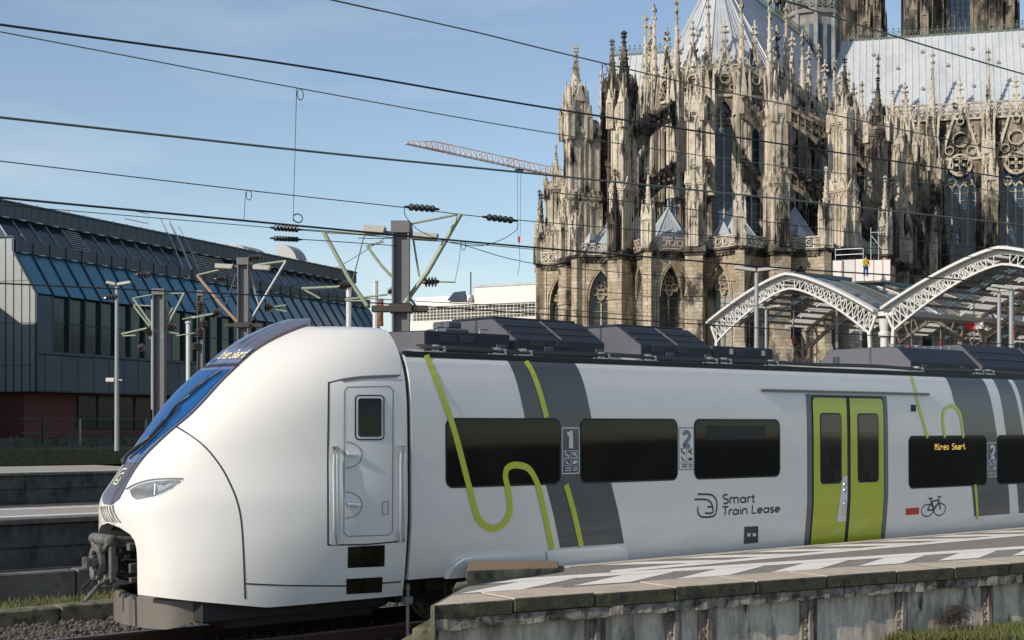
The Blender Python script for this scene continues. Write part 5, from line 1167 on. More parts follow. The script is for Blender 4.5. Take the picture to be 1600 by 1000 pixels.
# pinnacle: panelled shaft, four gablets, crocketed spire, finial (1 m unit height)
def pinnacle_mesh(m, a=.075, sh=.42, crk=7, corner=True):
    b = MB(); b.box(-a, a, -a, a, 0, sh)
    for sx in (-1, 1):
        for sy in (-1, 1):
            x, y = sx * a * 1.0, sy * a * 1.0; q = a * .24
            b.box(x - q, x + q, y - q, y + q, 0, sh * .94)
            if corner: b.frust((x, y), q * 1.15, .001, sh * .94, sh * 1.42, 4)
    for k in range(4):
        c, s_ = [(1, 0), (0, 1), (-1, 0), (0, -1)][k]; p = Vector((-s_, c, 0)); o = Vector((c, s_, 0)) * a * 1.02
        b.prism([o + p * -a * .9 + Vector((0, 0, sh * .82)), o + p * a * .9 + Vector((0, 0, sh * .82)), o + Vector((0, 0, sh * 1.30))], tuple(Vector((c, s_, 0)) * a * .3))
        for u in (-.38, .38): b.bar(o * 1.04 + p * a * u + Vector((0, 0, .02)), o * 1.04 + p * a * u + Vector((0, 0, sh * .72)), a * .16)
        b.bar(o * 1.04 + p * a * -.38 + Vector((0, 0, sh * .72)), o * 1.04 + Vector((0, 0, sh * .80)), a * .16); b.bar(o * 1.04 + p * a * .38 + Vector((0, 0, sh * .72)), o * 1.04 + Vector((0, 0, sh * .80)), a * .16)
    b.frust((0, 0), a * .80, a * .10, sh, .95, 8)
    for i in range(crk):
        u = (i + .4) / crk; z = sh + (.92 - sh) * u; r = a * (.80 - .68 * u) + .004; q = a * .20 * (1 - .45 * u)
        for k in range(4):
            an = R(45 + 90 * k); c = Vector((r * math.cos(an) * 1.1, r * math.sin(an) * 1.1, z))
            b.add([c + Vector(v) * q for v in ((1.2,0,0),(-1.2,0,0),(0,1.2,0),(0,-1.2,0),(math.cos(an)*.7,math.sin(an)*.7,1.3),(0,0,-1))], [[0,2,4],[2,1,4],[1,3,4],[3,0,4],[2,0,5],[1,2,5],[3,1,5],[0,3,5]])
    for z, q in ((.925, .30), (.965, .36)):
        for k in range(4):
            an = R(90 * k); c = Vector((math.cos(an) * a * q, math.sin(an) * a * q, z)); w2 = a * .2
            b.add([c + Vector(v) * w2 for v in ((1,0,0),(-1,0,0),(0,1,0),(0,-1,0),(0,0,1.2),(0,0,-1))], [[0,2,4],[2,1,4],[1,3,4],[3,0,4],[2,0,5],[1,2,5],[3,1,5],[0,3,5]])
    b.frust((0, 0), a * .13, a * .16, .93, .985, 6); b.frust((0, 0), a * .16, .001, .985, 1.0, 6)
    return b.mesh('pinnacle', M[m])
PIN = [pinnacle_mesh('lime_stone'), pinnacle_mesh('lime_stone', .06, .48, 8), pinnacle_mesh('darkstone', .085, .38, 6), pinnacle_mesh('lime_stone', .045, .55, 7, False)]
rnd = random.Random(3)
def pinn(v, h, kind=None, rz=0, fat=1.0): return put('pinnacle', PIN[rnd.choice((0, 1, 0, 2)) if kind is None else kind], T_(v, rz, (h * fat, h * fat, h)))
# upper pier: stepped shaft with blind panels and gables
def pier_mesh(w0, l0, h, m, stages=2):
    b = MB(); z = 0
    for s_ in range(stages):
        f = 1 - .12 * s_; a, l = w0 * f / 2, l0 * f / 2; z1 = h * (s_ + 1) / stages; q = .17
        b.box(-a + q * .6, a - q * .6, -l + q * .6, l - q * .6, z, z1)
        for sx in (-1, 1):
            for sy in (-1, 1): b.box(sx * a - q * (1 if sx > 0 else -0), sx * a + q * (0 if sx > 0 else 1), sy * l - q * (1 if sy > 0 else 0), sy * l + q * (0 if sy > 0 else 1), z, z1 - .1)
        for sy in (-1, 1):                               # narrow faces: one tall blind arch
            b.bar((0, sy * l * .98, z + .3), (0, sy * l * .98, z1 - 1.7), .13, .16)
            for u in (-.5, .5):
                P_ = [(x + u * a * .92, z2) for x, z2 in parch(a * .80, z1 - 1.9, z1 - 1.0, 3)]
                for (xa, za), (xb, zb3) in zip(P_, P_[1:]): b.bar((xa, sy * l * .98, za), (xb, sy * l * .98, zb3), .12, .16)
            b.prism([(-a * 1.06, sy * l - .0, z1 - .75), (a * 1.06, sy * l, z1 - .75), (0, sy * l, z1 + a * 1.25)], (0, sy * .16, 0))
        for sx in (-1, 1):
            for u in (-.34, 0, .34): b.bar((sx * a * .98, u * l * 1.0, z + .3), (sx * a * .98, u * l, z1 - 1.5), .14, .13)
            for u in (-.67, -.17, .17, .67):
                P_ = [(y + u * l * .92, z2) for y, z2 in parch(l * .30, z1 - 1.7, z1 - 1.0, 3)]
                for (xa, za), (xb, zb3) in zip(P_, P_[1:]): b.bar((sx * a * .98, xa, za), (sx * a * .98, xb, zb3), .12, .12)
            for u in (-.5, .5): b.prism([(sx * a, (u - .48) * l, z1 - .75), (sx * a, (u + .48) * l, z1 - .75), (sx * a, u * l, z1 + l * .55)], (sx * .16, 0, 0))
        b.box(-a * 1.08, a * 1.08, -l * 1.05, l * 1.05, z1 - .95, z1 - .75); b.box(-a * 1.06, a * 1.06, -l * 1.04, l * 1.04, z, z + .25)
        if s_ == stages - 1: b.prism([(-a, -l, z1 - .05), (a, -l, z1 - .05), (0, -l, z1 + a * 1.5)], (0, 2 * l, 0))
        else:
            z = z1
    return b.mesh('pier', M[m])
PIER = pier_mesh(1.95, 3.1, 17.2, 'lime_stone'); PIERD = pier_mesh(2.1, 3.1, 17.2, 'shadestone'); PIERI = pier_mesh(1.5, 2.0, 21.0, 'darkstone', 3)
def flyer_mesh(r0, zl0, zl1, zu0, zu1, L_):            # from the pier (x=0) inwards to x=L_
    b = MB(); n = 9; th = .62
    lo = [(L_ * k / n, zl0 + (zl1 - zl0) * math.sin(R(90 * k / n)) ** .9) for k in range(n + 1)]; up = [(L_ * k / n, zu0 + (zu1 - zu0) * k / n) for k in range(n + 1)]
    for (xa, za), (xb, zb3) in zip(lo, lo[1:]): b.prism([(xa, -th/2, za), (xb, -th/2, zb3), (xb, -th/2, zb3 + .55), (xa, -th/2, za + .55)], (0, th, 0))
    for (xa, za), (xb, zb3) in zip(up, up[1:]): b.prism([(xa, -th*.6, za - .35), (xb, -th*.6, zb3 - .35), (xb, -th*.6, zb3), (xa, -th*.6, za)], (0, th * 1.2, 0))
    for k in range(n):
        x = L_ * (k + .5) / n; zl_ = np.interp(x, [p[0] for p in lo], [p[1] for p in lo]); zu_ = np.interp(x, [p[0] for p in up], [p[1] for p in up]); gap = zu_ - .35 - zl_ - .5
        if gap > .25: b.box(x - .1, x + .1, -.16, .16, zl_ + .45, zu_ - .3)
        if gap > .7: b.ring((x - L_ / n / 2, -.12, (zl_ + zu_) / 2 + .1), (1, 0, 0), (0, 0, 1), min(gap * .42, .55), .09, .24, 8)
        c = Vector((x, 0, zu_ + .1)); b.add([c + Vector(v) for v in ((.22,0,0),(-.22,0,0),(0,.22,0),(0,-.22,0),(-.12,0,.42),(0,0,-.2))], [[0,2,4],[2,1,4],[1,3,4],[3,0,4],[2,0,5],[1,2,5],[3,1,5],[0,3,5]])
    return b.mesh('flying_buttress', M['darkstone'])
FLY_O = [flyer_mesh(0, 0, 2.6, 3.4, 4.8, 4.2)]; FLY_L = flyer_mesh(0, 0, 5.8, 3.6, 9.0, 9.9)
FLY_I = [flyer_mesh(0, 0, 4.2, 4.6, 7.4, 5.4)]
def balus(L_, h, m='lime_stone'):
    b = MB(); n = max(2, round(L_ / .95)); d = L_ / n
    for z in (.0, h - .12): b.box(-L_/2, L_/2, -.14, .14, z, z + .16)
    for k in range(n + 1): x = -L_/2 + k * d; b.box(x - .07, x + .07, -.09, .09, .1, h - .1)
    for k in range(n):
        x = -L_/2 + (k + .5) * d; b.ring((x, -.06, h * .52), (1, 0, 0), (0, 0, 1), d * .36, .06, .12, 8); b.bar((x - d/2, 0, .15), (x + d/2, 0, h - .15), .07); b.bar((x + d/2, 0, .15), (x - d/2, 0, h - .15), .07)
    return b.mesh('balustrade', M[m])
# --- chapels
ZC = 22.3
bn = [-90, -64.3, -38.6, -12.9, 12.9, 38.6, 64.3, 90]
CHL = (pol(18.9, 1.6) - pol(22.7, 12.86)).length
pa, pb_ = pol(18.9, 1.6), pol(22.7, 12.86); CHW = (pa - pb_).length
cw_wall = wall_mesh('chapel_wall', CHW, 0, ZC - .4, 2.9, 6.0, 17.0, 20.6, .75, 'ashlar')
cw_gl = [glass_mesh(2.9, 6.0, 17.0, 20.6, .72, q) for q in ('minlit', 'mindark')]; cw_tr = tracery_mesh(2.9, 6.0, 17.0, 20.6, .62, 2, 'ashlar')
bal_c = balus(CHW - .5, 1.35)
def cornice_mesh(L_):
    b = MB(); h = L_ / 2 + .35
    b.box(-h, h, -.55, .4, ZC - .22, ZC + .02); b.box(-h, h, -.32, .4, ZC - .5, ZC - .22); b.box(-h, h, -.16, .4, ZC - .85, ZC - .5)
    x = -h + .3
    while x < h: b.box(x - .1, x + .1, -.30, -.1, ZC - .78, ZC - .5); x += .55
    return b.mesh('cornice', M['darkstone'])
cor_c = cornice_mesh(CHW)
midb = MB(); midb.box(-.55, .55, -.75, .5, 0, 10.8); midb.box(-.48, .48, -.45, .5, 10.8, ZC - .5); midb.prism([(-.55, -.75, 10.8), (-.55, -.42, 11.7), (-.55, .3, 10.8)], (1.1, 0, 0)); midb = midb.mesh('chapel_buttress', M['ashlar'])
big = MB(); big.box(-1.05, 1.05, -2.6, 1.2, 0, 11.0); big.box(-.98, .98, -2.15, 1.2, 11.0, ZC - .5); big.prism([(-1.05, -2.6, 11.0), (-1.05, -2.1, 12.2), (-1.05, 1, 11.0)], (2.1, 0, 0)); big.box(-1.12, 1.12, -2.7, 1.2, 5.5, 5.8); big.box(-1.06, 1.06, -2.26, 1.2, 16.9, 17.15)
big = big.mesh('buttress', M['ashlar'])
bcap = MB(); bcap.box(-1.35, 1.35, -2.6, 1.2, ZC - .5, ZC - .1); bcap.box(-1.2, 1.2, -2.35, 1.2, ZC - .8, ZC - .5); bcap.prism([(-1.35, -2.6, ZC - .1), (-1.35, -1.4, ZC + .5), (-1.35, 1.2, ZC - .1)], (2.7, 0, 0)); bcap = bcap.mesh('buttress_cap', M['darkstone'])
dorm = MB(); dorm.box(-.55, .55, -.8, .8, 0, 1.3); dorm.frust((0, 0), .8, .02, 1.3, 3.2, 4); dorm = dorm.mesh('roof_dormer', M['leadd'])
for i in range(7):
    ph = (bn[i] + bn[i+1]) / 2
    v1, vm, v2 = pol(18.9, bn[i] + 1.6), pol(22.7, ph), pol(18.9, bn[i+1] - 1.6)
    for j, (a, c) in enumerate(((v1, vm), (vm, v2))):
        Mx = face(a, c); put('chapel_wall', cw_wall, Mx); g_ = put('chapel_window', cw_gl[0 if (i, j) in ((3, 0), (4, 0)) else 1], Mx); link('tracery', cw_tr, g_)  # two left-facing windows get the glass painted as sunlit
        put('cornice', cor_c, Mx); put('balustrade', bal_c, Mx @ Matrix.Translation((0, -.2, ZC)))
    rz = math.atan2(-math.cos(R(ph)), -(-math.sin(R(ph)))) if False else None
    inward = -pol(1, ph); ang = math.atan2(inward.y, inward.x) - math.pi / 2
    put('chapel_buttress', midb, T_(vm, ang)); pinn(vm + pol(.1, ph) + Vector((0, 0, ZC)), 9.2, 0, ang, .75)
    ap = pol(16.8, ph) + Vector((0, 0, 27.6)); base = [p + Vector((0, 0, ZC + .15)) for p in (v1 * .965, vm * .965, v2 * .965, pol(14.5, bn[i+1]), pol(14.5, bn[i]))]
    b = MB(); b.add(base + [ap], [[k, (k+1) % 5, 5] for k in range(5)])
    cr = b.build('chapel_roof', M['leadd'], cath); b = MB()
    for k in range(5):
        b.bar(base[k], ap, .16)
        for u in (.2, .4, .6, .8): b.bar(base[k].lerp(base[(k+1) % 5], u), base[k].lerp(base[(k+1) % 5], u).lerp(ap, .96 - abs(u - .5) * .3), .05)
    b.bar(ap, ap + Vector((0, 0, 1.6)), .1); b.bar(ap + Vector((-.35, 0, 1.1)), ap + Vector((.35, 0, 1.1)), .09); b.build('roof_seams', M['leadd'], cr)
    put('roof_dormer', dorm, T_(pol(19.6, ph - 4) + Vector((0, 0, ZC + .6)), ang, .8))
b = MB(); b.add([pol(19.2, q) + Vector((0, 0, ZC - .1)) for q in range(-90, 91, 6)], [list(range(31))]); b.build('ambulatory_roof', M['leadd'], cath)
# --- buttress lines round the apse, then along the north side
lines = [(pol(1, ph + {-38.6: 2.4, -12.9: .8}.get(ph, 0)), Vector((0, 0, 0)), ph) for ph in bn] + [(Vector((0, -1, 0)), Vector((7.6 * k, 0, 0)), 90) for k in (1, 2, 3, 4)]
for n_, (o, base, ph) in enumerate(lines):
    inward = -o; ang = math.atan2(inward.y, inward.x) - math.pi / 2
    put('buttress', big, T_(base + o * 19.9, ang)); put('buttress_cap', bcap, T_(base + o * 19.9, ang))
    hp = {0: .70, 1: .60, 2: .92, 3: .92, 4: .92, 5: .91}.get(n_, .90)
    put('pier', PIERD if n_ in (0, 7, 9, 10, 11) else PIER, T_(base + o * (19.4 if n_ == 2 else 20.2) + Vector((0, 0, ZC)), ang, (1, 1.5 if n_ == 2 else 1, hp)))
    zt2 = ZC + 17.2 * hp
    tall = [6, 6, 10.5, 10.5, 4.5, 4.5, 6, 7, 7, 8, 7, 8][n_]
    pinn(base + o * 20.2 + Vector((0, 0, zt2 - .6)), tall, [0, 0, 0, 2, 3, 3, 0, 2, 0, 1, 0, 2][n_], ang, 1.05)
    tg = Vector((-o.y, o.x, 0))
    for sx in (-1, 1):
        for rr_ in (21.5, 19.0): pinn(base + o * rr_ + tg * sx * .8 + Vector((0, 0, zt2 - 1.6)), 4.0 + rnd.uniform(-.4, .6) + (2.0 if n_ in (2, 3) else 0), 3, ang, 1.3)
    pinn(base + o * 22.0 + Vector((0, 0, ZC + .1)), 9.5, (0, 2)[n_ % 2], ang, .62)
    ai = math.atan2(inward.y, inward.x)
    if 3 <= n_ <= 7 or n_ > 8:                           # long fliers straight to the choir wall
        for dz in (11.0, 3.6): put('flying_buttress', FLY_L, T_(base + o * 18.6 + Vector((0, 0, ZC + dz)), ai))
        continue
    # inner pier
    put('pier', PIERI, T_(base + o * (15.2 if n_ == 2 else 14.2) + Vector((0, 0, ZC)), ang, (1.6 if n_ == 2 else 1, 1.3 if n_ == 2 else 1, .86 if n_ > 1 else .7)))
    zi = ZC + 21 * (.86 if n_ > 1 else .7)
    pinn(base + o * (15.2 if n_ == 2 else 14.2) + Vector((0, 0, zi - .5)), [8, 8, 9.5, 10.5, 12, 11, 10, 10, 9, 9, 9, 9][n_], [2, 2, 2, 1, 1, 2, 0, 1, 2, 0, 2, 1][n_], ang, .95)
    for sx in ((-1, 1) if n_ < 3 else ()):
        for rr_ in (15.0, 13.4): pinn(base + o * rr_ + tg * sx * .6 + Vector((0, 0, zi - 1.5)), 5.2, 3, ang, 1.2)
    for dz in (9.0, 2.0): put('flying_buttress', FLY_O[0], T_(base + o * 18.8 + Vector((0, 0, ZC + dz)), ai))
    for dz in (12.0, 4.0): put('flying_buttress', FLY_I[0], T_(base + o * 13.4 + Vector((0, 0, ZC + dz)), ai))
# --- high choir
RA = 8.4; wA = 2 * RA * math.tan(R(12.86)); ZE = 44.3
hw_wall = wall_mesh('clerestory_wall', wA, ZC, ZE, 2.7, 25.0, 38.0, 41.6, .8, 'shadestone'); hw_g = glass_mesh(2.7, 25, 38, 41.6, .7, 'minglass'); hw_t = tracery_mesh(2.7, 25, 38, 41.6, .6, 2, 'lime_stone')
def gable_mesh(w_, h, m='lime_stone'):
    b = MB(); t_ = .30
    b.prism([(-w_/2, 0, 0), (-w_/2 + t_ * 1.6, 0, 0), (0, 0, h - t_ * 3), (0, 0, h)], (0, .4, 0)); b.prism([(w_/2, 0, 0), (w_/2 - t_ * 1.6, 0, 0), (0, 0, h - t_ * 3), (0, 0, h)], (0, .4, 0))
    b.ring((0, .06, h * .30), (1, 0, 0), (0, 0, 1), w_ * .17, .09, .24, 14); b.ring((0, .06, h * .58), (1, 0, 0), (0, 0, 1), w_ * .08, .07, .22, 10)
    for sx in (-1, 1): b.ring((sx * w_ * .25, .06, h * .14), (1, 0, 0), (0, 0, 1), w_ * .10, .07, .22, 10)
    b.bar((-w_/2, .2, .1), (w_/2, .2, .1), .2, .3)
    for k in range(7):
        u = (k + .5) / 7
        for sx in (-1, 1): c = Vector((sx * w_ / 2 * (1 - u) + sx * .1, .2, h * u + .1)); b.add([c + Vector(v) * .26 for v in ((1,0,0),(-1,0,0),(0,1,0),(0,-1,0),(sx*.6,0,1.4),(0,0,-1))], [[0,2,4],[2,1,4],[1,3,4],[3,0,4],[2,0,5],[1,2,5],[3,1,5],[0,3,5]])
    b.frust((0, .2), .12, .10, h - .3, h + 2.0, 6)
    for z, q in ((h + .7, .55), (h + 1.4, .38)):
        b.box(-q, q, .08, .32, z - .13, z + .13); b.box(-.13, .13, .2 - q, .2 + q, z - .13, z + .13)
    b.frust((0, .2), .16, .0, h + 2.0, h + 2.4, 6)
    return b.mesh('gable', M[m])
gab_a = gable_mesh(wA * .92, 7.0)
for i in range(7):
    ph = (bn[i] + bn[i+1]) / 2; k = 1 / math.cos(R(12.86)); a, c = pol(RA * k, bn[i]), pol(RA * k, bn[i+1]); Mx = face(a, c)
    put('clerestory_wall', hw_wall, Mx); g_ = put('clerestory_window', hw_g, Mx); link('tracery', hw_t, g_); put('gable', gab_a, Mx @ Matrix.Translation((0, -.35, 42.0)))
    put('balustrade', balus(wA - .3, 1.5), Mx @ Matrix.Translation((0, -.1, ZE)))
for i in range(8):
    k = 1 / math.cos(R(12.86)); p = pol(RA * k + .35, bn[i]); pinn(p + Vector((0, 0, 30)), 24.5, 1, math.atan2(p.y, p.x), .50)
nb_wall = wall_mesh('clerestory_wall', 7.6, ZC, ZE, 4.6, 25.0, 37.0, 41.8, .8, 'darkstone'); nb_g = glass_mesh(4.6, 25, 37, 41.8, .7, 'minglass'); nb_t = tracery_mesh(4.6, 25, 37, 41.8, .6, 4, 'lime_stone'); gab_n = gable_mesh(5.6, 8.0)
na_wall = wall_mesh('aisle_wall', 7.6, 0, ZC - .4, 4.0, 6.0, 15.5, 20, .8, 'ashlar'); na_g = glass_mesh(4.0, 6, 15.5, 20, .7, 'mindark'); na_t = tracery_mesh(4.0, 6, 15.5, 20, .6, 4, 'ashlar'); cor_n = cornice_mesh(7.6); bal_n = balus(7.4, 1.5)
for k in range(5):
    for y, wl, gl, tr, nm in ((-8.4, nb_wall, nb_g, nb_t, 'clerestory'), (-20.6, na_wall, na_g, na_t, 'aisle')):
        Mx = face((7.6 * k, y, 0), (7.6 * k + 7.6, y, 0), 0, Vector((7.6 * k + 3, 50, 0))); put(nm + '_wall', wl, Mx); g_ = put(nm + '_window', gl, Mx); link('tracery', tr, g_)
        if nm == 'aisle': put('cornice', cor_n, Mx); put('balustrade', bal_n, Mx @ Matrix.Translation((0, -.2, ZC)))
        else: put('gable', gab_n, Mx @ Matrix.Translation((0, -.35, 41.5))); put('balustrade', bal_n, Mx @ Matrix.Translation((0, -.1, ZE)))
    pinn(Vector((7.6 * k + 7.6, -8.8, 30)), 23, 1, 0, .5)
b = MB(); b.box(0, 38, -20.4, -8.4, ZC - .4, ZC - .1); b.prism([(0, -20.2, ZC), (0, -14.4, ZC), (0, -8.6, ZC + 4)], (38, 0, 0)); b.build('aisle_roof', M['leadd'], cath)
# --- roofs
ZR = 60.0
k = 1 / math.cos(R(12.86)); rim = [pol(RA * k - .3, q) + Vector((0, 0, ZE + .2)) for q in bn]; apx = Vector((0, 0, ZR))
b = MB(); b.add(rim + [apx, Vector((KX + 6, -RA + .3, ZE + .2)), Vector((KX + 6, RA - .3, ZE + .2)), Vector((KX + 6, 0, ZR))], [[i, i+1, 8] for i in range(7)] + [[7, 9, 11, 8], [0, 8, 11, 10]])
cr = b.build('choir_roof', M['lead'], cath); b = MB()
for i in range(8):
    b.bar(rim[i], apx, .26)
    if i < 7:
        for u in (.25, .5, .75): q = rim[i].lerp(rim[i+1], u); b.bar(q, q.lerp(apx, .9 - abs(u - .5) * .2), .10)
x = .9
while x < KX + 5: b.bar((x, -RA + .28, ZE + .25), (x, -.05, ZR), .09); x += .95
tag(b.build('roof_seams', M['lead'], cr), kind='stuff')
def cresting(p, q, h=1.3):
    p, q = Vector(p), Vector(q); L_ = (q - p).length; n = int(L_ / .8); d = (q - p) / n; b = MB(); up = Vector((0, 0, 1)); b.bar(p, q, .3); b.bar(p + up * h * .7, q + up * h * .7, .06)
    for i in range(n): a, c = p + d * i, p + d * (i + 1); b.bar(a, c + up * h * .7, .06); b.bar(c, a + up * h * .7, .06); b.bar(a, a + up * h, .07); b.add([a + up * h + Vector(v) * .16 for v in ((1,0,0),(-1,0,0),(0,1,0),(0,-1,0),(0,0,1.3),(0,0,-1))], [[0,2,4],[2,1,4],[1,3,4],[3,0,4],[2,0,5],[1,2,5],[3,1,5],[0,3,5]])
    return b.build('ridge_cresting', M['wireg'], cath)
cresting((0, 0, ZR), (KX - 3, 0, ZR))
b = MB(); b.lathe((0, 0, 0), (0, 0, 1), [(0, .28), (.3, .28), (.32, .2), (.33, .05)], 10); vent = b.mesh('roof_vent', M['polegrey'])
tw_ = 8.6; ZT = 46.6; ZTR = 61.0
b = MB(); MA, MZ = -32.0, 46.0
V = [tp(MA, tw_, ZT), tp(MZ, tw_, ZT), tp(MZ, 0, ZTR), tp(MA, 0, ZTR), tp(MA, -tw_, ZT), tp(MZ, -tw_, ZT)]
b.add(V, [[0,1,2,3],[3,2,5,4],[0,3,4],[1,5,2]]); tr_ = b.build('transept_roof', M['lead'], cath); b = MB(); m_ = MA + .5
while m_ < MZ: b.bar(tp(m_, tw_ + .05, ZT), tp(m_, .05, ZTR), .10); m_ += .95
tag(b.build('roof_seams', M['lead'], tr_), kind='stuff'); cresting(tp(5, 0, ZTR), tp(MZ, 0, ZTR)); cresting(tp(-4, 0, ZTR), tp(MA, 0, ZTR))
nrm = (Vector((0, 0, 1)) * tw_ + te_ * (ZTR - ZT)).normalized(); qv = nrm.to_track_quat('Z', 'Y').to_matrix().to_4x4()
for i, m_ in enumerate(np.arange(8.5, 45, 3.55)):
    for u in ((.62,) if i % 2 else (.80, .36)): put('roof_vent', vent, Matrix.Translation(tp(m_, tw_ * (1 - u), ZT + (ZTR - ZT) * u)) @ qv)
for x in (8, 15, 22): put('roof_vent', vent, T_(Vector((x, -4.0, 52.4))))
# --- transept east wall with gabled windows, balustrade, pinnacles, east aisle
tb_wall = wall_mesh('transept_wall', 7.6, 0, ZT - .3, 4.4, 25.0, 36.5, 42.0, .9, 'shadestone'); tb_g = glass_mesh(4.4, 25, 36.5, 42, .8, 'minglass'); tb_t = tracery_mesh(4.4, 25, 36.5, 42, .6, 4, 'lime_stone'); gab_t = gable_mesh(6.0, 9.4)
rose = MB(); rose.ring((0, 0, 0), (1, 0, 0), (0, 0, 1), 1.5, .16, .3, 20)
for q in range(4): a = R(45 + 90 * q); rose.ring((.72 * math.cos(a), .02, .72 * math.sin(a)), (1, 0, 0), (0, 0, 1), .62, .1, .26, 12)
rose = rose.mesh('rose_tracery', M['lime_stone'])
for i in range(-4, 5):
    m0 = 9.3 + i * 7.6 if i >= 0 else -1.7 + i * 7.6 + .6
    Mx = face(tp(m0, tw_ + .4), tp(m0 + 7.6, tw_ + .4), 0, tp(m0, 0)); put('transept_wall', tb_wall, Mx); g_ = put('transept_window', tb_g, Mx); link('tracery', tb_t, g_); put('gable', gab_t, Mx @ Matrix.Translation((0, -.35, 40.6))); put('rose_tracery', rose, Mx @ Matrix.Translation((0, -.2, 39.8)))
    put('balustrade', bal_n, Mx @ Matrix.Translation((0, -.25, ZT - .3)) @ Matrix.Diagonal((1, 1, 1.6, 1)))
    pinn(tp(m0, tw_ + 1.2, 31), 25.5, 1, math.atan2(te_.y, te_.x), .46)
    if i >= 0:
        ang = math.atan2(-te_.y, -te_.x)
        for e, h, kd in ((15.6, 12.0, 0), (15.2, 9.0, 2)):
            put('pier', PIERD, T_(tp(m0, e + .6, ZC - 4), ang - math.pi/2, (.9, .8, .92))); pinn(tp(m0, e + .4, ZC + 10.5), h - 2, kd, ang); break
        put('flying_buttress', FLY_I[0], T_(tp(m0, 14.6, ZC + 4.0), ang, (1.0, 1, 1))); put('flying_buttress', FLY_I[0], T_(tp(m0, 14.6, ZC + 11.0), ang, (1.0, 1, .9)))
        Mx = face(tp(m0, 16.4), tp(m0 + 7.6, 16.4), 0, tp(m0, 0)); put('aisle_wall', na_wall, Mx); g_ = put('aisle_window', na_g, Mx); link('tracery', na_t, g_); put('cornice', cor_n, Mx); put('balustrade', bal_n, Mx @ Matrix.Translation((0, -.2, ZC)))
b = MB(); b.prism([tp(9, 16.2, ZC - .2), tp(45, 16.2, ZC - .2), tp(45, 8.8, ZC - .2), tp(9, 8.8, ZC - .2)], (0, 0, .25)); b.build('transept_aisle_roof', M['leadd'], cath)
# --- crossing fleche
fc = Vector((KX - 1.5, 0, 0)); b = MB(); b.frust((fc.x, 0), 3.5, 3.5, 52, 64.5, 8); b.frust((fc.x, 0), 3.9, 3.9, 64.3, 64.8, 8); b.frust((fc.x, 0), 2.9, 2.9, 64.8, 84, 8)
fl = b.build('fleche', M['flechestone'], cath); b = MB()
for q in range(8):
    a = R(22.5 + 45 * q); u = Vector((math.cos(a), math.sin(a), 0)); b.bar(fc + u * 3.8 + Vector((0, 0, 52)), fc + u * 3.8 + Vector((0, 0, 64.4)), .55); b.bar(fc + u * 3.3 + Vector((0, 0, 64.8)), fc + u * 3.3 + Vector((0, 0, 84)), .6); b.bar(fc + u * 3.9 + Vector((0, 0, 64.8)), fc + u * 3.9 + Vector((0, 0, 70)), .3)
b.build('fleche_shafts', M['flechestone'], fl)
for q in range(8):
    a = R(45 * q); u = Vector((math.cos(a), math.sin(a), 0)); v = Vector((-u.y, u.x, 0)); b = MB()
    for s_ in (-.7, .7): b.prism([fc + u * 3.53 + v * (s_ - .32) + Vector((0, 0, 55)), fc + u * 3.53 + v * (s_ + .32) + Vector((0, 0, 55)), fc + u * 3.53 + v * (s_ + .32) + Vector((0, 0, 62.6)), fc + u * 3.53 + v * (s_ - .32) + Vector((0, 0, 62.6))], tuple(u * .02))
    b.prism([fc + u * 2.93 + v * x + Vector((0, 0, z)) for x, z in ((-.8, 66.5), (.8, 66.5), (.8, 75), (0, 77), (-.8, 75))], tuple(u * .02)); b.build('fleche_opening', M['minglass'], fl)
    put('balustrade', balus(2.9, 1.5, 'flechestone'), face(fc + u * 3.7 + v * 1.5, fc + u * 3.7 - v * 1.5, 64.8, fc))
# --- west towers
def tower(px, Y, wd):
    c = CI @ Vector(((px - 800) / F * Y, Y, 0)); u = (CI.to_3x3() @ Vector((.985, -.17, 0))).normalized(); v = Vector((-u.y, u.x, 0)); h = wd / 2
    if v.dot(CI @ Vector((0, 0, 0)) - c) > 0: v = -v                   # v points away from the camera
    W3 = lambda x, y, z: c + u * x + v * y + Vector((0, 0, z))
    b = MB(); b.prism([W3(-h * .9, .6, 0), W3(h * .9, .6, 0), W3(h * .9, wd, 0), W3(-h * .9, wd, 0)], (0, 0, 118)); t_ = b.build('west_tower', M['towerstone'], cath)
    Mx = face(W3(-4, 0, 0), W3(4, 0, 0), 0, W3(0, 20, 0))
    link('tower_bay', wall_mesh('tower_bay', 8.0, 30, 118, 4.0, 70, 94, 99, .55, 'towerstone'), t_, Mx); g_ = link('tower_window', glass_mesh(4.0, 70, 94, 99, .5, 'minglass'), cath, Mx); link('tracery', tracery_mesh(4.0, 70, 94, 99, .3, 4, 'towerstone'), g_)
    tri = [x for x in (-4.4, 4.4)]
    b = MB()
    for x in tri:
        for dx, w2, pr in ((0, .55, 1.0), (.9, .4, .7), (-.9, .4, .7)): b.prism([W3(x + dx - w2, -pr, 30), W3(x + dx + w2, -pr, 30), W3(x + dx + w2, .7, 30), W3(x + dx - w2, .7, 30)], (0, 0, 88))
    b.build('tower_shafts', M['lime_stone' if False else 'towerstone'], t_)
    for sx in (-1, 1):                                                   # corner buttress masses bristling with tabernacles
        b = MB()
        for k_ in range(5):
            x = sx * (h - .3 - k_ * 1.05); y = -1.6 - (k_ in (1, 3)) * .9 - (k_ == 2) * .4
            b.prism([W3(x - .42, y, 30), W3(x + .42, y, 30), W3(x + .42, 4, 30), W3(x - .42, 4, 30)], (0, 0, 88 - k_ % 2 * 6))
        b.build('corner_buttress', M['towerstone'], t_)
        for k_ in range(5):
            x = sx * (h - .3 - k_ * 1.05)
            for zz in (66, 76, 86):
                link('pinnacle', PINT[(k_ + zz) % 2], cath, T_(W3(x, -2.4 - (k_ % 2) * .7, zz + (k_ * 37 % 5)), 0, (9, 9, 11.5)))
    return t_
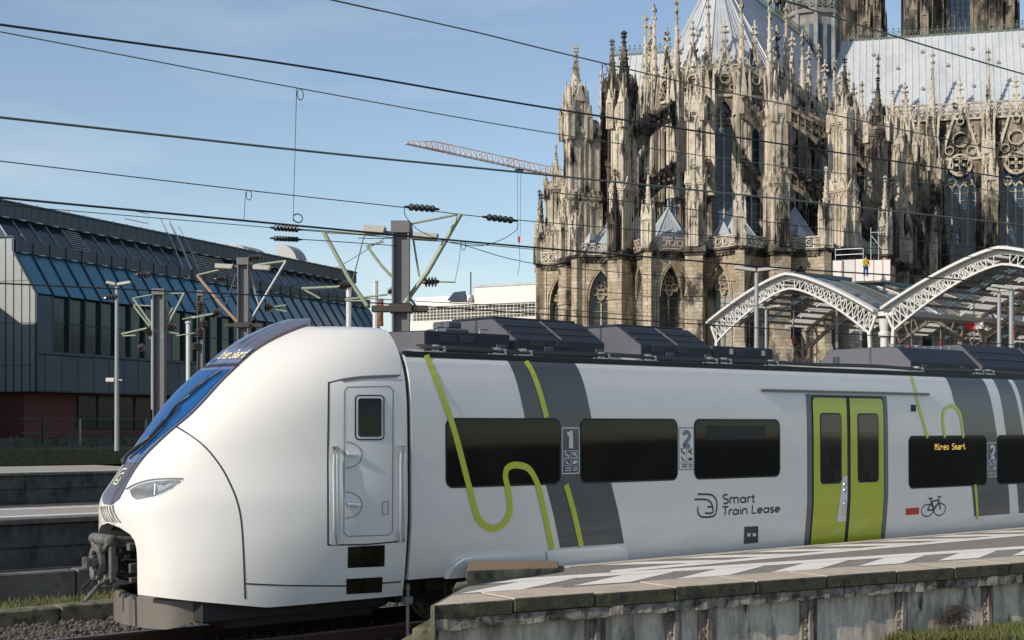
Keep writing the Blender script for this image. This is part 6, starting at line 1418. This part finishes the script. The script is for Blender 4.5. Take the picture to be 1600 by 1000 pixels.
PINT = [pinnacle_mesh('towerstone', .055, .5, 6), pinnacle_mesh('towerstone', .07, .45, 6)]
tower(1500, 285, 20.6); tower(1296, 292, 21.0)

# ------------------------------------------------------------ station hall: two lattice arches and their glazed barrels
Y0 = 120.0; ho = Vector((Y0 * (1118 - 800) / F, Y0, 0))
hall = thing('station_hall', 'white lattice arched station hall with glazed barrel roofs and dark coffered underside', 'station hall', ho, math.atan2(NV.y, NV.x))
def arch(mc, half, za, drop, nm):
    zo = lambda u: za - drop * abs(u) ** 1.38
    zi = lambda u: za - .85 - (drop + .75) * abs(u) ** 1.5
    for dep in (0, 12, 24, 36, 54, 72):
        b = MB(); n = 15 if dep == 0 else 8; mt = 'whitemetal' if dep == 0 else 'hallbrown'; th = .115 if dep == 0 else .22
        us = [k / n for k in range(n + 1)]
        for sg in (-1, 1):
            O_ = [(mc + sg * half * u * 1.05, dep, zo(u * 1.05)) for u in us]; I_ = [(mc + sg * half * u * .97, dep, zi(u)) for u in us]
            for k in range(n):
                b.bar(O_[k], O_[k+1], th * 1.7 if dep == 0 else th, th * 1.6); b.bar(I_[k], I_[k+1], th * 1.5 if dep == 0 else th, th * 1.3)
                b.bar(O_[k+1], I_[k+1], th * .6)
                if dep == 0 and k > 2: b.bar(O_[k], I_[k+1], th * .6)
                if dep == 0 and k > 0: b.bar(I_[k], O_[k+1], th * .6)
            b.bar(O_[n], I_[n], th * 1.4)
            b.bar(I_[n], (mc + sg * half * 1.0, dep, 5.0), (.24 if dep == 0 else .3)); b.bar((mc + sg * half * 1.0, dep, 5.0), (mc + sg * half * 1.0, dep, -.3), .28)
        o_ = b.build('arch_truss', M[mt], hall)
        if dep == 0:
            b = MB(); 
            for sg in (-1, 1):
                for k in range(n): b.prism([(mc + sg * half * us[k] * 1.06, -.55, zo(us[k] * 1.06) + .16), (mc + sg * half * us[k+1] * 1.06, -.55, zo(us[k+1] * 1.06) + .16), (mc + sg * half * us[k+1] * 1.06, -.55, zo(us[k+1] * 1.06) + .36), (mc + sg * half * us[k] * 1.06, -.55, zo(us[k] * 1.06) + .36)], (0, .7, 0))
            b.build('arch_fascia', M['whitemetal'], o_)
    NU2, ND = 9, 24; DL = 72.0 / ND
    for sg in (-1, 1):
        for k in range(NU2):
            u0, u1 = k / NU2, (k + 1) / NU2; b = MB()
            for j in range(ND):
                y0_, y1_ = j * DL + .04, (j + 1) * DL - .04
                b.mi = 1 if (j * 5 + k * 3 + (sg > 0)) % 3 == 0 else 0
                b.add([(mc + sg * half * u0, y0_, zo(u0) + .1), (mc + sg * half * u1, y0_, zo(u1) + .1), (mc + sg * half * u1, y1_, zo(u1) + .1), (mc + sg * half * u0, y1_, zo(u0) + .1)], [[0, 1, 2, 3]])
            b.build('roof_panel', [M['hallglass'], M['hallpale']], hall)
            um = u0 + .02; b = MB(); nx, nzz = (zo(um) - zo(um + .05)) * sg, half * .05; l_ = math.hypot(nx, nzz); nx, nzz = nx / l_, nzz / l_
            m_ = mc + sg * half * um; z = zo(um) + .02
            b.prism([(m_ - .05, 0.3, z), (m_ + .05, .3, z), (m_ + .05 - nx * .8 * 0, .3, z - .22), (m_ - .05, .3, z - .22)], (0, 71.5, 0)); b.build('purlin', M['hallbrown'], hall)
        for j in range(0, ND * 2 + 1, 2):
            b = MB(); y = j * DL / 2
            for k in range(NU2):
                u0, u1 = k / NU2, (k + 1) / NU2; p, q = Vector((mc + sg * half * u0, y, zo(u0) + .14)), Vector((mc + sg * half * u1, y, zo(u1) + .14)); b.bar(p, q, .12, .1)
                b.prism([p - Vector((0, .03, .1)), q - Vector((0, .03, .1)), q - Vector((0, .03, .3)), p - Vector((0, .03, .3))], (0, .06, 0))
            b.build('glazing_rib', M['whitemetal' if j % 6 == 0 else 'orbs'], hall)
    b = MB(); b.box(mc - .35, mc + .35, .2, 72, za + .1, za + .45); b.build('ridge_vent', M['orbs'], hall)
arch(7.6, 7.7, 14.0, 3.1, 1)
arch(25.9, 9.0, 14.35, 3.3, 2)
b = MB(); b.box(15.3, 17.3, .1, 72, 10.55, 10.85); b.build('valley_gutter', M['whitemetal'], hall)
b = MB(); b.lathe((16.35, 0, -.3), (0, 0, 1), [(0, .34), (9.2, .28), (9.3, .42), (9.6, .42), (9.7, .30), (10.6, .42)], 12); b.build('column', M['whitemetal'], hall, smooth=40)
for i, (m_, y, zt2, ln) in enumerate(((3.2, 6, 12.0, 4.0), (11.4, 8, 12.2, 3.0), (13.2, 12, 11, 3), (20.6, 5, 11.8, 3.2), (23.2, 6, 12.6, 5.0), (5.0, 20, 12, 4.5), (27, 9, 12.6, 5))):
    b = MB(); b.tube([(m_, y, zt2), (m_, y, zt2 - ln)], .05, 6); hb = b.build('hanger', M['polegrey'], hall)
    b = MB(); b.tube([(m_, y, zt2 - ln * .55), (m_, y, zt2 - ln * .75)], .09, 6); b.build('red_band', M['red'], hb)
    if i % 2: b = MB(); b.box(m_ - .7, m_ - .1, y - .05, y + .05, zt2 - ln * .7, zt2 - ln * .55); b.build('signal_plate', M['red'], hb); b = MB(); b.box(m_ + .1, m_ + .8, y - .05, y + .05, zt2 - ln * .7, zt2 - ln * .55); b.build('signal_plate', M['whitemetal'], hb)
# low blue sheet roofs beyond the train
for i, (x0, x1, yt, yb, lab) in enumerate(((1204, 1262, 561, 578, 'left of two low blue grey sheet roofs just above the train roof'), (1263, 1316, 562, 582, 'right of two low blue grey sheet roofs, the one with small skylights'))):
    a, c = at(x0, yt, 66), at(x1, yt, 61); root = thing('canopy_roof', lab, 'canopy', (a.x, a.y, -.3), math.atan2(c.y - a.y, c.x - a.x), 'low canopy roofs'); l_ = (c - a).length - .06; h = a.z + .3
    b = MB(); b.prism([(0, 0, h - .75), (l_, 0, h - .75), (l_, 3.2, h), (0, 3.2, h)], (0, 0, -.12)); b.build('sheet', M['orbs'], root)
    for k in range(5): b = MB(); b.bar((l_ * k / 4 * .96 + .03, .0, h - .72), (l_ * k / 4 * .96 + .03, 3.2, h + .03), .05); b.build('seam', M['zincd'], root)
    for x in (.3, l_ - .3): b = MB(); b.box(x - .08, x + .08, 1.5, 1.66, 0, h - .45); b.build('post', M['polegrey'], root)
    if i: b = MB(); b.prism([(.6, .8, h - .50), (1.0, .8, h - .50), (1.0, 2.2, h - .17), (.6, 2.2, h - .17)], (0, 0, .03)); b.build('skylight', M['skyglass2'], root)
# bare tree showing under the left arch
def bare_tree(px, ybase, ytop, Y, label, spread, seed):
    rg = random.Random(seed); top = at(px, ytop, Y); root = thing('bare_tree', label, 'tree', (top.x, top.y, -.3)); Ht = top.z + .3
    b = MB(); b.tube([(0, 0, 0), (.1, 0, Ht * .35), (.0, .1, Ht * .55)], .28, 8, r2=.16); b.build('trunk', M['bark'], root, smooth=40); b = MB()
    def grow(p, d, l, r, n):
        q = p + d * l; b.tube([p, p.lerp(q, .5) + Vector((rg.uniform(-.1, .1), rg.uniform(-.1, .1), 0)) * l, q], r, 3, r2=r * .6)
        if n: 
            for _ in range(3 if n > 1 else 4): grow(p.lerp(q, rg.uniform(.5, 1)), (d + Vector((rg.uniform(-1, 1) * spread, rg.uniform(-1, 1) * spread, rg.uniform(-.3, .7)))).normalized(), l * rg.uniform(.55, .8), r * .6, n - 1)
    for _ in range(7): grow(Vector((0, 0, Ht * rg.uniform(.35, .55))), Vector((rg.uniform(-1, 1) * spread, rg.uniform(-1, 1) * spread, .7)).normalized(), Ht * .2, .09, 4)
    b.build('crown', M['bark'], root)
bare_tree(1262, 560, 500, 88, 'leafless brown tree seen under the left arch of the station roof', 1.3, 5)
bare_tree(1305, 560, 528, 92, 'smaller leafless tree under the station arch, close to the middle column', 1.3, 8)

# ------------------------------------------------------------ construction hut and worker on the hall roof
hz = at(1350, 436, 119); root = thing('site_hut', 'white and red panelled work platform hut above the station roof', 'hut', at(1301, 440, 119), math.radians(-14))
for k, (x0, x1) in enumerate(((0, .7), (.75, 1.75), (1.8, 2.45), (2.5, 3.2), (3.25, 3.9), (3.95, 4.5))):
    b = MB(); b.box(x0, x1, (.5 - k * .3 if k < 2 else 0), .08 + (.5 - k * .3 if k < 2 else 0), 0, 1.75 - .1 * (k > 2)); b.build('panel', M['scafwhite' if k != 1 else 'whitemetal'], root)
    b = MB(); b.box(x1, x1 + .05, -.02, .1, 0, 1.8); b.build('red_edge', M['red'], root)
b = MB(); b.box(0, 4.5, .1, 2.5, -.1, .02); b.build('deck', M['polegrey'], root)
for p, q in (((.2, .6, 1.75), (.2, .6, 2.7)), ((2.4, .1, 1.7), (2.4, .1, 2.7)), ((.2, .6, 2.65), (2.4, .1, 2.65)), ((.2, .6, 2.2), (2.4, .1, 2.2)), ((3.6, .2, 1.6), (3.6, .2, 4.0)), ((3.0, .2, 1.6), (3.0, .2, 4.3)), ((3.0, .2, 3.9), (4.2, .2, 3.9)), ((3.0, .2, 3.7), (4.0, .2, 2.4))): b = MB(); b.bar(p, q, .05); b.build('scaffold_tube', M['alu'], root)
for x in (.3, 2.2, 4.2):
    b = MB(); b.box(x - .1, x + .1, 1.0, 1.2, -13, -.1); b.build('support', M['polegrey'], root)
wp = at(1353, 434, 116.5)
wk = thing('person', 'worker in a yellow jacket and blue trousers standing with the back turned beside the hut', 'person', wp, math.radians(20))
def skin(name, verts, edges, radii, m, parent, root_i=0, sub=1):
    me = bpy.data.meshes.new(name); me.from_pydata(verts, edges, []); me.materials.append(M[m]); o = link(name, me, parent); sk = o.modifiers.new('skin', 'SKIN'); me.skin_vertices or None
    for i, r in enumerate(radii): me.skin_vertices[0].data[i].radius = (r, r) if not isinstance(r, tuple) else r
    me.skin_vertices[0].data[root_i].use_root = True
    if sub: s_ = o.modifiers.new('sub', 'SUBSURF'); s_.levels = sub; s_.render_levels = sub
    return o
bv = [(0,0,.95),(0,.01,1.15),(0,.02,1.38),(0,.01,1.50),(0,0,1.60),(0,-.02,1.72),(.10,0,.88),(.12,-.02,.50),(.12,.0,.09),(.12,-.12,.04),(-.10,0,.88),(-.13,.02,.50),(-.13,.03,.09),(-.13,-.09,.04),(.20,.02,1.40),(.27,-.02,1.13),(.24,-.18,.95),(.23,-.24,.90),(-.20,.02,1.40),(-.28,-.02,1.13),(-.25,-.17,.93),(-.24,-.23,.88)]
be = [(0,1),(1,2),(2,3),(3,4),(4,5),(0,6),(6,7),(7,8),(8,9),(0,10),(10,11),(11,12),(12,13),(2,14),(14,15),(15,16),(16,17),(2,18),(18,19),(19,20),(20,21)]
br = [.15,.14,.16,.065,.085,.09,.10,.065,.05,.045,.10,.065,.05,.045,.07,.05,.035,.04,.07,.05,.035,.04]
skin('body', bv, be, br, 'skin', wk)
ji = [0,1,2,14,15,16,18,19,20]; skin('jacket', [bv[i] for i in ji], [(0,1),(1,2),(2,3),(3,4),(4,5),(2,6),(6,7),(7,8)], [.19,.185,.19,.095,.075,.06,.095,.075,.06], 'yellow', wk)
skin('trousers', [(0,0,.98),(.10,0,.86),(.12,-.02,.50),(.12,0,.10),(-.10,0,.86),(-.13,.02,.50),(-.13,.03,.10)], [(0,1),(1,2),(2,3),(0,4),(4,5),(5,6)], [.165,.115,.085,.075,.115,.085,.075], 'blue', wk)
b = MB(); b.lathe((0, .01, 1.62), (0, .1, 1), [(0, .10), (.06, .108), (.12, .10), (.17, .06), (.185, .01)], 12); b.build('hair', M['hair'], wk, smooth=True)

# ------------------------------------------------------------ scaffolded building and crane in the distance
a = at(640, 500, 205); c = at(846, 500, 195)
sb = thing('scaffolded_building', 'white sheeted building under scaffolding between the big mast and the cathedral', 'building', (a.x, a.y, 0), math.atan2(c.y - a.y, c.x - a.x)); l_ = (c - a).length
Zs = lambda y: 2.5 + (665 - y) / F * 200
b = MB(); b.box(0, l_, .9, 14, 0, Zs(476)); b.build('facade', M['paleglass'], sb)
b = MB(); b.box(9.2, l_, 2, 13, Zs(476), Zs(447)); b.build('sheeted_storey', M['scafwhite'], sb)
b = MB(); b.box(9.0, l_ + .1, 1.9, 13.1, Zs(447) + .01, Zs(443)); b.build('roof_edge', M['leadd'], sb)
b = MB(); b.prism([(.2, .2, Zs(474)), (.2, 1.5, Zs(459)), (.2, 6, Zs(456)), (.2, 6, Zs(474))], (8.8, 0, 0)); b.build('tent_roof', M['scafwhite'], sb)
b = MB(); b.prism([(6.0, .16, Zs(467)), (9.0, .16, Zs(470)), (8.0, 1.5, Zs(452)), (6.3, 1.5, Zs(453))], (0, .3, 0)); b.build('tarpaulin', M['zincd'], sb)
b = MB(); b.box(0, l_, .0, .9, Zs(476), Zs(473)); b.build('canopy_edge', M['scafwhite'], sb)
b = MB(); b.box(0, l_, .0, .2, Zs(520), Zs(498)); b.build('parapet_sheet', M['scafwhite'], sb)
k = 0; x = 0
while x < l_:
    b = MB(); b.bar((x, .1, Zs(515)), (x, .1, Zs(474)), .10); b.bar((x + .55, .1, Zs(498)), (x + .55, .1, Zs(475)), .05); b.build('scaffold_standard', M['whitemetal'], sb); x += 1.1
for y in (478, 483, 488, 493): b = MB(); b.bar((0, .05, Zs(y)), (l_, .05, Zs(y)), .07); b.build('scaffold_rail', M['whitemetal'], sb)
b = MB(); b.bar((8.7, 2, Zs(470)), (8.7, 2, Zs(422)), .14); b.build('chimney_pole', M['mullion'], sb)
b = MB(); p, q = at(634, 224, 300), at(1010, 306, 330); root = thing('tower_crane', 'red and white lattice crane jib reaching out from behind the cathedral', 'crane', (q.x, q.y, 0)); o = Vector((q.x, q.y, 0)); p -= o; q -= o
n = 46; up = Vector((0, 0, 1)); sd_ = (q - p).cross(up).normalized()
def J(u, k): c = p.lerp(q, u); hh = .35 + 1.35 * min(1, u * 9); return c + (sd_ * .55 if k == 0 else -sd_ * .55 if k == 1 else up * hh)
for k in (0, 1, 2):
    for i in range(n): b.bar(J(i / n, k), J((i+1) / n, k), .20 if k == 2 else .22)
for i in range(n):
    for k in (0, 1): b.bar(J(i / n, k), J((i + .5) / n, 2), .10); b.bar(J((i + .5) / n, 2), J((i+1) / n, k), .10)
    b.bar(J(i / n, 0), J((i+1) / n, 1), .09)
b.build('jib', M['cranered'], root)
b = MB()
for sx in (-.9, .9):
    for sy in (-.9, .9): b.bar((sx, sy, 0), (sx, sy, q.z + 1), .22)
for i in range(28): z = i * q.z / 28; z1 = (i+1) * q.z / 28; b.bar((-.9, -.9, z), (.9, -.9, z1), .1); b.bar((.9, -.9, z), (.9, .9, z1), .1); b.bar((.9, .9, z), (-.9, .9, z1), .1); b.bar((-.9, .9, z), (-.9, -.9, z1), .1)
b.build('tower', M['cranered'], root)
tcv = J(.468, 0).lerp(J(.468, 1), .5); b = MB(); b.add([], []); x_ = at(811, 264, 314) - o
b.box(x_.x - .9, x_.x + .9, x_.y - .5, x_.y + .5, x_.z - .6, x_.z - .1); b.build('trolley', M['mullion'], root)
zb_ = (at(811, 374, 314) - o).z; ze_ = (at(811, 430, 314) - o).z
for s_ in (-.4, .4): b = MB(); b.tube([(x_.x + s_, x_.y, x_.z - .5), (x_.x + s_ * .6, x_.y, zb_ + .5)], .04, 4); b.build('hoist_rope', M['wire'], root)
b = MB(); b.box(x_.x - .25, x_.x + .25, x_.y - .2, x_.y + .2, zb_ - .6, zb_ + .6); b.build('hook_block', M['red'], root)
b = MB(); b.tube([(x_.x, x_.y, zb_ - .5), (x_.x + .2, x_.y, ze_ + 3), (x_.x - .3, x_.y, ze_)], .05, 4); b.build('sling', M['wire'], root)
